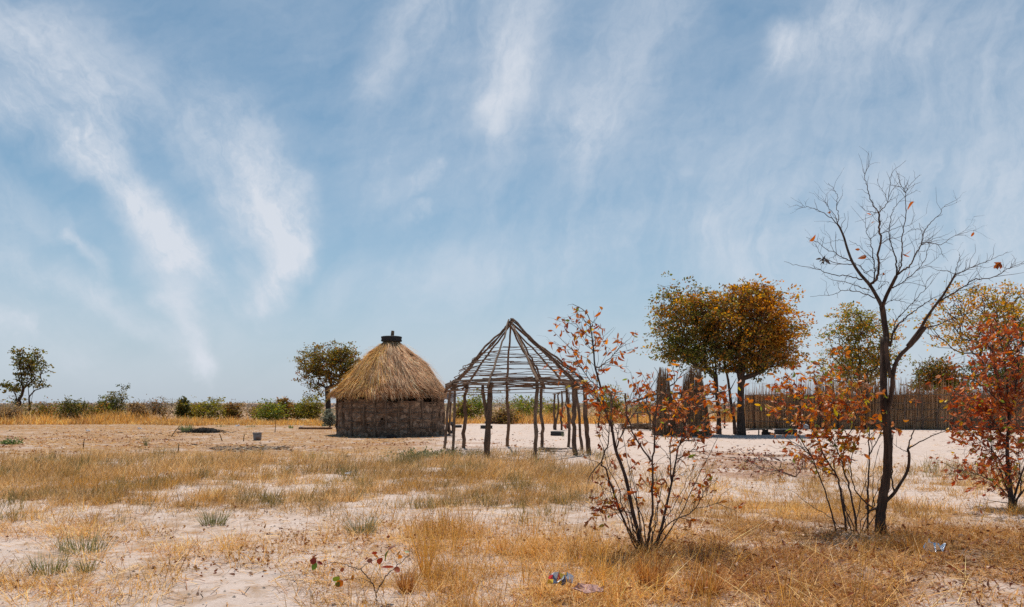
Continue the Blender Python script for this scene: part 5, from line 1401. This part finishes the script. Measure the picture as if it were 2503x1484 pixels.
def yard_things():
    rng = np.random.default_rng(181)
    # bucket
    at = G(629, 1077); o = thing('bucket', at, 'dented grey tin bucket standing alone on the field', 'bucket')
    mb = MB(); prof = [(.001, .0), (.145, .0), (.15, .012), (.158, .1), (.163, .11), (.168, .2), (.175, .30), (.182, .305), (.182, .318), (.172, .318), (.165, .2), (.14, .02), (.001, .018)]
    mb.lathe(prof, at, 28); mb.build('body', M['tin'], o, smooth=True)
    mb = MB(); a = np.linspace(0, np.pi, 14); mb.tube(at + np.stack([.18 * np.cos(a), -.02 - .17 * np.sin(a), .30 - .06 * np.sin(a)], -1), .006, 5); mb.build('handle', M['tin'], o)
    # long plank left of the hut
    a, b = G(730, 1050), G(812, 1049); c = (a + b) / 2
    mb = MB(); mb.box(c + [0, 0, .07], (np.linalg.norm(b - a), .22, .10), math.atan2(b[1] - a[1], b[0] - a[0]), (.75, .42, .3), ry=R(1))
    tag(mb.build('plank', M['plank']), 'long reddish plank lying flat left of the hut', 'plank')
    # brushwood heap, log and sticks
    at = G(500, 1058); o = thing('brush_heap', at, 'dark heap of brushwood next to the feathery green clump', 'heap of branches')
    mb = MB(); n = 260; a = rng.uniform(0, 6.28, n); t = rng.normal(0, .42, n); A = at + np.stack([t, rng.normal(0, .25, n), rng.uniform(.0, .26, n) * np.exp(-t * t * 1.2)], -1)
    Bq = A + np.stack([np.cos(a) * rng.uniform(.15, .5, n), np.sin(a) * .3, rng.normal(0, .05, n)], -1); Bq[:, 2] = np.maximum(Bq[:, 2], .01)
    mb.sticks(A, Bq, .014, .007, 4); lump(mb, rng, at + [0, .1, .05], (.75, .3, .15)); mb.build('twigs', M['char'], o)
    a = G(430, 1060); mb = MB(); pole(mb, rng, G(437, 1053) + [0, 0, .08], G(470, 1055) + [0, 0, .10], .05, .045, .015, 7, 7, .25, (1.7, 1.4, 1.05)); tag(mb.build('log', M['pole']), 'short pale log lying at the left end of the brush heap', 'log')
    for px, py, dx, h, lab in ((417, 1068, .42, .5, 'slanting pale stick leaning beside the feathery green clump'), (543, 1078, -.1, .28, 'short broken stick standing just right of the brush heap'), (596, 1079, .01, .30, 'short upright stick left of the grey bucket'), (673, 1056, 0, .62, 'thin tall upright stick behind the grey bucket'), (203, 1098, .04, .34, 'short brown stick upright in the left sand'), (436, 1108, .02, .3, 'brown upright stick in front of the spiky tuft')):
        q = G(px, py); mb = MB(); pole(mb, rng, q - [0, 0, .03], q + [dx, 0, h], .022, .014, .012, 6, 6, .2, (1.4, .95, .6)); tag(mb.build('stick', M['pole']), lab, 'stick')
    # weathered sheet of boards lying within the pole frame
    at = G(1350, 1103); o = thing('board_pile', at, 'grey weathered boards lying flat inside the pole frame', 'boards')
    for k, (dx, dy, L, w, z, rz) in enumerate(((0, .15, .85, .16, .10, .12), (.1, -.05, .75, .14, .08, -.05), (-.15, .35, .7, .15, .06, .3), (-.25, -.02, .35, .13, .05, .6))):
        mb = MB(); mb.box(at + [dx, dy, z], (L, w, .03), rz, (1., .95, .92), ry=R([3, -4, 2, 5][k])); mb.build('board', M['plank'], o)
    a = GD(1218, 53.); mb = MB(); pole(mb, rng, a + [-1., 0, .10], a + [.9, .2, .28], .10, .08, .05, 8, 7, .3, (1.2, 1.1, 1.)); tag(mb.build('log', M['pole']), 'grey log at the grass edge seen through the pole frame', 'log')
    # grey sack by the fence, mat of sticks under the bench
    at = G(1965, 1050); mb = MB(); lump(mb, rng, at + [0, 0, .13], (.28, .2, .19), amp=.3); tag(mb.build('sack', M['cloth'], smooth=True), 'slumped grey sack at the foot of the reed fence', 'sack')
    at = G(2016, 1067); mb = MB(); lump(mb, rng, at + [0, 0, .07], (.16, .12, .1), amp=.3); tag(mb.build('stone', M['cloth'], smooth=True), 'small dark grey bag on the sand right of the large tyre', 'stone')  # a dark bag, modelled as a rounded cloth lump
    at = GD(1101, 33.4); mb = MB(); lump(mb, rng, at + [.05, 0, 1.86], (.24, .2, .24), amp=.35); 
    tag(mb.build('bundle', M['cloth'], smooth=True), 'grey bundle hung under the eave at the right side of the hut', 'bundle')
    at = GD(957, 31.6); mb = MB(); lump(mb, rng, at + [0, 0, .06], (.22, .14, .1), amp=.4); tag(mb.build('rag', M['char'], smooth=True), 'small black rag lying in the shade at the foot of the hut wall', 'rag')
    at = GD(1106, 34.2)
    mb = MB(); pole(mb, rng, at + [-.14, -.2, -.05], at + [-.02, -.2, 2.0], .055, .05, .03, 9, 7, .3, (1., .9, .85)); tag(mb.build('door_post', M['pole']), 'grey leaning post beside the hut doorway', 'post')
    # rubbish
    def crumple(mb, c, size, cols, n=70):
        c = np.array(c); k = 7; U, W = np.meshgrid(np.linspace(-1, 1, k), np.linspace(-1, 1, k), indexing='ij')
        V = np.stack([U * size[0], W * size[1], np.abs(rng.normal(.3, .45, U.shape)) * size[2]], -1) + rng.normal(0, .12, (k, k, 3)) * np.array([size[0], size[1], 0])
        top = V + c; i = np.arange(k - 1)
        q = np.stack([top[:-1, :-1], top[1:, :-1], top[1:, 1:], top[:-1, 1:]], 2).reshape(-1, 4, 3); nq = len(q)
        ci = np.repeat(np.array(cols, float)[rng.integers(0, len(cols), nq)], 4, 0)
        Q = np.arange(nq * 4).reshape(-1, 4)
        mb.add(q.reshape(-1, 3), Q, None, ci); mb.add(q.reshape(-1, 3) - [0, 0, .004], Q[:, ::-1], None, ci)
    mb = MB(); crumple(mb, G(2275, 1376) + [0, -.05, .10], (.075, .06, .09), [(1, 1, 1)]); tag(mb.build('foil', M['foil']), 'crumpled scrap of shiny silver foil in the rusty grass', 'foil')
    mb = MB(); crumple(mb, G(1368, 1467) + [0, -.03, .13], (.09, .07, .10), [(.05, .08, .16), (.6, .62, .68), (.6, .62, .68), (.7, .04, .03), (.75, .5, .05), (.85, .85, .87), (.10, .12, .18)]); tag(mb.build('wrapper', M['printed']), 'crumpled blue, red and silver food wrapper in the golden grass', 'wrapper')
    mb = MB(); at = G(1440, 1474) + [0, -.03, .11]
    crumple(mb, at, (.11, .06, .05), [(1, 1, 1)]); tag(mb.build('cardboard', M['card']), 'pinkish brown scrap of cardboard at the bottom edge beside the wrapper', 'cardboard')
    for px, py, s, lab in ((851, 1163, .07, 'white scrap of paper in the grass in front of the hut'), (1670, 1165, .05, 'tiny white scrap behind the middle shrub'), (640 - 425, 1056, .09, 'pale plastic scrap by the tall grass at the left'), (342, 1050, .1, 'light scrap of plastic near the green weeds'), (580, 1044, .12, 'pinkish grey plastic scrap at the edge of the tall grass'), (736, 1046, .08, 'pale scrap left of the reddish plank')):
        mb = MB(); crumple(mb, G(px, py) + [0, 0, .03], (s, s * .7, s * .8), [(1, 1, 1)]); tag(mb.build('scrap', M['paper']), lab, 'litter')
    # mound of sand among the foreground grass
yard_things()

# ------------------------------------------------------------------ green weeds that stand out
def weed(px, py, n, h, spread, pal, label, width=.02, lean=(.1, .8), name='weed', leafy=False):
    rng = np.random.default_rng(int(px * 7 + py)); at = G(px, py); mb = MB()
    a = rng.uniform(0, 6.28, n); rr = spread * np.sqrt(rng.random(n)) * .5
    base = np.stack([at[0] + rr * np.cos(a), at[1] + rr * np.sin(a) * .6, np.full(n, at[2] - .01)], -1)
    col = np.array(pal)[rng.integers(0, len(pal), n)] * rng.uniform(.7, 1.25, (n, 1))
    blades(mb, rng, base, h * rng.uniform(.5, 1.1, n), rng.uniform(lean[0], lean[1], n), a + rng.normal(0, .4, n), width * rng.uniform(.6, 1.3, n), col, .4)
    if leafy:
        k = n * 3; pos = at + np.stack([rng.normal(0, spread * .45, k), rng.normal(0, spread * .3, k), np.abs(rng.normal(.4, .3, k)) * h], -1)
        leaf_far(mb, rng, pos, rng.normal(0, 1, (k, 3)) + [0, 0, .6], np.full(k, h * .45), np.full(k, h * .25), np.array(pal)[rng.integers(0, len(pal), k)] * rng.uniform(.7, 1.3, (k, 1)))
    tag(mb.build(name, M['grass'], org=at), label, 'weed', 'green weeds and tufts')
GN = [(.13, .19, .05), (.17, .22, .07), (.10, .15, .04)]; SG = [(.20, .22, .13), (.25, .26, .15), (.17, .19, .11)]; OG = [(.21, .20, .08), (.26, .23, .10), (.17, .17, .07)]
weed(22, 1087, 60, .20, .5, GN, 'leafy bright green weed low on the sand by the left edge', .03, (.2, 1.), leafy=True)
weed(456, 1057, 190, .48, .55, [(.20, .24, .10), (.15, .19, .08), (.24, .27, .13)], 'feathery green clump beside the dark brush heap', .02, (.02, .5))
weed(357, 1090, 16, .55, .1, [(.22, .21, .10), (.28, .25, .13)], 'spiky tuft of a few stiff upright blades on the left sand', .02, (.1, .45))
weed(795, 1042, 90, .3, .5, SG, 'small grey green tuft left of the hut, under the silvery bush', .02, (.05, .6))
weed(1046, 1120, 150, .20, 1.1, OG + SG, 'low grey green clump at the front left of the pole frame', .012, (.1, .9), leafy=True)
weed(1110, 1112, 130, .20, .9, SG, 'spreading grey green weed at the foot of the left frame post', .012, (.2, 1.))
weed(1165, 1112, 70, .16, .5, SG, 'small green tuft left of the thick forked post', .012, (.2, 1.))
weed(1314, 1140, 6, .45, .04, GN, 'single tall green shoot in front of the frame middle', .014, (.02, .18))
weed(1375, 1068, 10, .40, .12, SG, 'thin grey green shoot near the tyre inside the frame', .016, (.05, .3))
weed(522, 1278, 130, .26, .32, OG, 'olive tuft alone on the pale sand, nearest the centre left', .008, (.05, .7))
weed(885, 1305, 110, .30, .30, OG + SG, 'olive tuft with bent blades in front of the thatched hut', .008, (.1, .7))
weed(205, 1345, 150, .26, .5, OG, 'olive clump with a dark base at the lower left', .007, (.05, .7))
weed(118, 1405, 110, .22, .3, OG + [(.20, .26, .06)], 'small olive and green tuft in the bottom left corner area', .007, (.05, .6))
weed(210, 1408, 70, .17, .16, OG, 'little olive tuft right of the bottom left one', .006, (.05, .6))
weed(545, 1043, 40, .18, .8, GN, 'flat bright green weeds at the tall grass edge above the brush heap', .03, (.3, 1.2))
weed(613, 1044, 40, .20, .7, GN, 'flat bright green weeds at the tall grass edge by the thin tall stick', .03, (.3, 1.2))
weed(713, 1047, 26, .26, .35, GN, 'small green weed left of the reddish plank', .03, (.1, .8))
weed(1588, 1432, 260, .34, .22, [tuple(c) for c in RUST], 'rusty brown upright tuft below the middle shrub', .006, (.0, .45), 'grass_tuft')
weed(992, 1452, 170, .22, .12, [tuple(c) for c in RUST], 'rusty brown tuft right of the sapling sprig', .005, (.0, .4), 'grass_tuft')
weed(1730, 1450, 190, .25, .2, [tuple(c) for c in RUST], 'rusty tuft right of the one below the middle shrub', .006, (.0, .6), 'grass_tuft')
weed(2225, 1352, 240, .26, .3, [tuple(c * .8) for c in RUST], 'dark rusty tuft in the shade of the bare tree', .006, (.0, .8), 'grass_tuft')
weed(1040, 1408, 70, .62, .08, [tuple(c) for c in GOLD[[0, 1, 3]]], 'tall leaning golden grass clump right of the sapling sprig', .005, (.05, .35), 'grass_tuft')

# ------------------------------------------------------------------ camera, sun, sky
cam = bpy.data.cameras.new('camera'); co = bpy.data.objects.new('camera', cam); COL.objects.link(co)
cam.sensor_width = 36; cam.lens = 36 * F / 2503; cam.shift_y = (HY - 742) / 2503; cam.clip_start = .05; cam.clip_end = 9000
co.location = (0, 0, EYE); co.rotation_euler = (R(90), 0, 0)
S.camera = co

SUN_EL, SUN_AZ = R(69), R(-6)       # the sun stands beyond the huts, a little to the left
sv = Vector((math.sin(SUN_AZ) * math.cos(SUN_EL), math.cos(SUN_AZ) * math.cos(SUN_EL), math.sin(SUN_EL)))
sl = bpy.data.lights.new('sun', 'SUN'); sl.energy = 4.6; sl.angle = R(.53); sl.color = (1, .935, .835)
so = bpy.data.objects.new('sun', sl); COL.objects.link(so); so.location = sv * 60; so.rotation_euler = sv.to_track_quat('Z', 'Y').to_euler()

def sky():
    w = bpy.data.worlds.new('World'); S.world = w; w.use_nodes = True
    t = w.node_tree; t.nodes.clear()
    def N(typ, **kw):
        nd = t.nodes.new('ShaderNode' + typ)
        for k, v in kw.items():
            if k in nd.inputs: nd.inputs[k].default_value = v
            else: setattr(nd, k, v)
        return nd
    def val(x, s):
        if hasattr(x, 'links'): t.links.new(x, s)
        else: s.default_value = x
    def m(op, a, b=0., c=None, clamp=False):
        nd = N('Math', operation=op); nd.use_clamp = clamp
        val(a, nd.inputs[0]); val(b, nd.inputs[1])
        if c is not None: val(c, nd.inputs[2])
        return nd.outputs[0]
    def vm(op, a, b=None, out=0, scale=None):
        nd = N('VectorMath', operation=op); val(a, nd.inputs[0])
        if b is not None: val(b, nd.inputs[1])
        if scale is not None: val(scale, nd.inputs['Scale'])
        return nd.outputs[out]
    def mixc(f, a, b):
        nd = N('Mix'); nd.data_type = 'RGBA'; val(f, nd.inputs[0]); val(a, nd.inputs[6]); val(b, nd.inputs[7]); return nd.outputs[2]
    def smooth(x, a, b, lo=0., hi=1.):
        nd = N('MapRange'); nd.interpolation_type = 'SMOOTHSTEP'; val(x, nd.inputs[0])
        for i, v in zip((1, 2, 3, 4), (a, b, lo, hi)): nd.inputs[i].default_value = v
        return nd.outputs[0]
    out = N('OutputWorld'); bg = N('Background', Strength=.1); t.links.new(bg.outputs[0], out.inputs[0])
    sk = N('TexSky'); sk.sky_type = 'NISHITA'; sk.sun_disc = False; sk.sun_elevation = SUN_EL; sk.sun_rotation = SUN_AZ
    sk.altitude = 900; sk.air_density = 1.0; sk.dust_density = 1.2; sk.ozone_density = 2.0
    d = N('TexCoord').outputs['Generated']
    sep = N('SeparateXYZ'); t.links.new(d, sep.inputs[0]); x, y, z = sep.outputs
    yy = m('MAXIMUM', y, .15)
    u = m('DIVIDE', x, yy); v = m('DIVIDE', z, yy)
    cb = N('CombineXYZ'); t.links.new(u, cb.inputs[0]); t.links.new(v, cb.inputs[1]); uv = cb.outputs[0]
    wn = N('TexNoise', Scale=3.2, Detail=5.0, Roughness=.6); t.links.new(uv, wn.inputs['Vector'])
    wob = vm('SCALE', vm('SUBTRACT', wn.outputs['Color'], (.5, .5, .5)), scale=.12)
    wn2 = N('TexNoise', Scale=16.0, Detail=5.0, Roughness=.62); t.links.new(uv, wn2.inputs['Vector'])
    wob2 = vm('SCALE', vm('SUBTRACT', wn2.outputs['Color'], (.5, .5, .5)), scale=.042)
    p = vm('ADD', vm('ADD', uv, wob), wob2); p = vm('MULTIPLY', p, (1, 1, 0))
    def fibre(angle, sc, st, seed, det=4.5):
        mp = N('Mapping'); mp.vector_type = 'TEXTURE'; mp.inputs['Rotation'].default_value = (0, 0, angle); mp.inputs['Scale'].default_value = (st, 1, 1); mp.inputs['Location'].default_value = (seed, seed * .7, 0)
        t.links.new(vm('ADD', uv, vm('SCALE', wob, scale=1.5)), mp.inputs[0])
        nd = N('TexNoise', Scale=sc, Detail=det, Roughness=.62); t.links.new(mp.outputs[0], nd.inputs['Vector'])
        n2 = N('TexNoise', Scale=sc * 3.1, Detail=det, Roughness=.65); t.links.new(vm('ADD', mp.outputs[0], wob2), n2.inputs['Vector'])
        return m('ADD', m('MULTIPLY', nd.outputs['Fac'], .62), m('MULTIPLY', n2.outputs['Fac'], .38))
    fl = fibre(R(-52), 11., 4.2, 3.1, 6.); fr = fibre(R(-106), 12., 5.5, 7.7, 6.); fc = fibre(R(20), 7., 3.5, 5., 3.0)
    def stroke(ax, ay, bx, by, wa, wb, ia, ib, fib):
        A = ((ax - CX) / F, (HY - ay) / F, 0); AB = ((bx - ax) / F, (ay - by) / F, 0); L2 = AB[0] ** 2 + AB[1] ** 2
        q = vm('SUBTRACT', p, A)
        h = m('MULTIPLY', vm('DOT_PRODUCT', q, AB, 1), 1 / L2, clamp=True)
        r = vm('LENGTH', vm('SUBTRACT', q, vm('SCALE', AB, scale=h)), out=1)
        wdt = m('MULTIPLY_ADD', h, (wb - wa) / F, wa / F)
        k = m('POWER', smooth(m('DIVIDE', r, wdt), 1.7, .0), 1.25)
        inten = m('MULTIPLY_ADD', h, ib - ia, ia)
        return m('MULTIPLY', k, inten)
    ST_L = [(-80, 0, 250, 260, 120, 110, .55, .55), (-80, 230, 220, 340, 95, 80, .6, .6), (200, 340, 460, 610, 60, 62, .85, 1.), (450, 590, 660, 810, 45, 12, .6, .05), (180, 100, 600, 400, 120, 130, .26, .34),
            (520, 330, 700, 540, 95, 75, .42, .8), (690, 500, 745, 610, 75, 55, .75, .95), (735, 600, 640, 740, 60, 34, .9, .55), (580, 430, 640, 690, 90, 80, .26, .45), (160, 570, 270, 670, 16, 22, .55, .3),
            (-40, 610, 250, 730, 40, 45, .32, .4), (250, 730, 520, 900, 45, 30, .42, .3), (430, 720, 500, 900, 50, 26, .62, .55), (490, 880, 520, 950, 26, 12, .5, .1), (-60, 740, 110, 810, 34, 16, .7, .4), (-60, 480, 140, 560, 90, 60, .34, .2), (-60, 660, 200, 900, 120, 100, .2, .2), (380, 640, 560, 790, 60, 60, .3, .2)]
    ST_R = [(1030, -20, 925, 220, 95, 70, .40, .30), (1290, -30, 1262, 160, 90, 70, .44, .38), (1262, 140, 1206, 300, 70, 46, .36, .34), (1206, 270, 1196, 540, 46, 16, .34, .03), (1180, -20, 1250, 230, 150, 120, .22, .20), (1600, 10, 1440, 310, 115, 90, .30, .34), (1440, 290, 1396, 560, 86, 16, .36, .06),
            (1060, 420, 960, 505, 12, 34, .30, .40), (1030, 515, 950, 580, 16, 24, .32, .28), (2070, 10, 1900, 130, 90, 60, .42, .52), (1900, 120, 1840, 200, 60, 30, .40, .08), (2120, 60, 2010, 210, 150, 110, .28, .22), (2320, 60, 2560, 520, 350, 350, .36, .46), (1880, 470, 2560, 640, 170, 200, .22, .40),
            (1750, 540, 1820, 670, 60, 44, .22, .22), (840, 700, 1400, 620, 60, 70, .20, .26), (960, 380, 930, 520, 70, 70, .22, .16), (1320, 380, 1380, 480, 80, 80, .20, .16), (1500, 560, 2000, 660, 80, 100, .2, .25), (1350, 200, 2100, 760, 350, 350, .24, .30), (900, 150, 1250, 700, 280, 280, .16, .2)]
    def total(lst, fib, lo=.42):
        s = None
        for a in lst:
            k = stroke(*a, fib); s = k if s is None else m('ADD', s, m('MULTIPLY', k, m('SUBTRACT', 1., m('MINIMUM', s, .9))))
        return m('MULTIPLY', s, smooth(fib, .35, .65, lo, 1.25))
    cl = m('ADD', total(ST_L, fl), m('MULTIPLY', total(ST_R, fr, .52), .95))
    veil = m('MULTIPLY', smooth(fc, .2, .8), .34)
    cl = m('ADD', cl, veil)
    # sideways and behind, where the photograph does not look, plain thin cirrus
    front = smooth(y, .1, .3); cl = m('MULTIPLY', cl, front)
    up = smooth(z, -.02, .05); cl = m('MULTIPLY', cl, up)
    cl = m('MULTIPLY', m('MINIMUM', cl, 1.12), .86, clamp=True)
    base = N('Mix'); base.data_type = 'RGBA'; base.blend_type = 'MULTIPLY'; base.inputs[0].default_value = 1; t.links.new(sk.outputs[0], base.inputs[6]); base.inputs[7].default_value = SKYTINT
    # dust haze that whitens the sky towards the horizon
    hz = smooth(z, .0, .42, 1., 0.); hz = m('MULTIPLY', m('POWER', hz, 2.2), .85)
    skyc = mixc(hz, base.outputs[2], (5.05, 5.55, 6.5, 1))
    skyc = mixc(cl, skyc, (6.9, 7.35, 8.1, 1))
    t.links.new(skyc, bg.inputs[0])
SKYTINT = (.66, .965, .94, 1)
sky()

S.view_settings.view_transform = 'Standard'; S.view_settings.look = 'None'; S.view_settings.exposure = 0; S.view_settings.gamma = 1
S.render.engine = 'CYCLES'
S.cycles.max_bounces = 6; S.cycles.diffuse_bounces = 3; S.cycles.transparent_max_bounces = 4
S.cycles.use_denoising = False
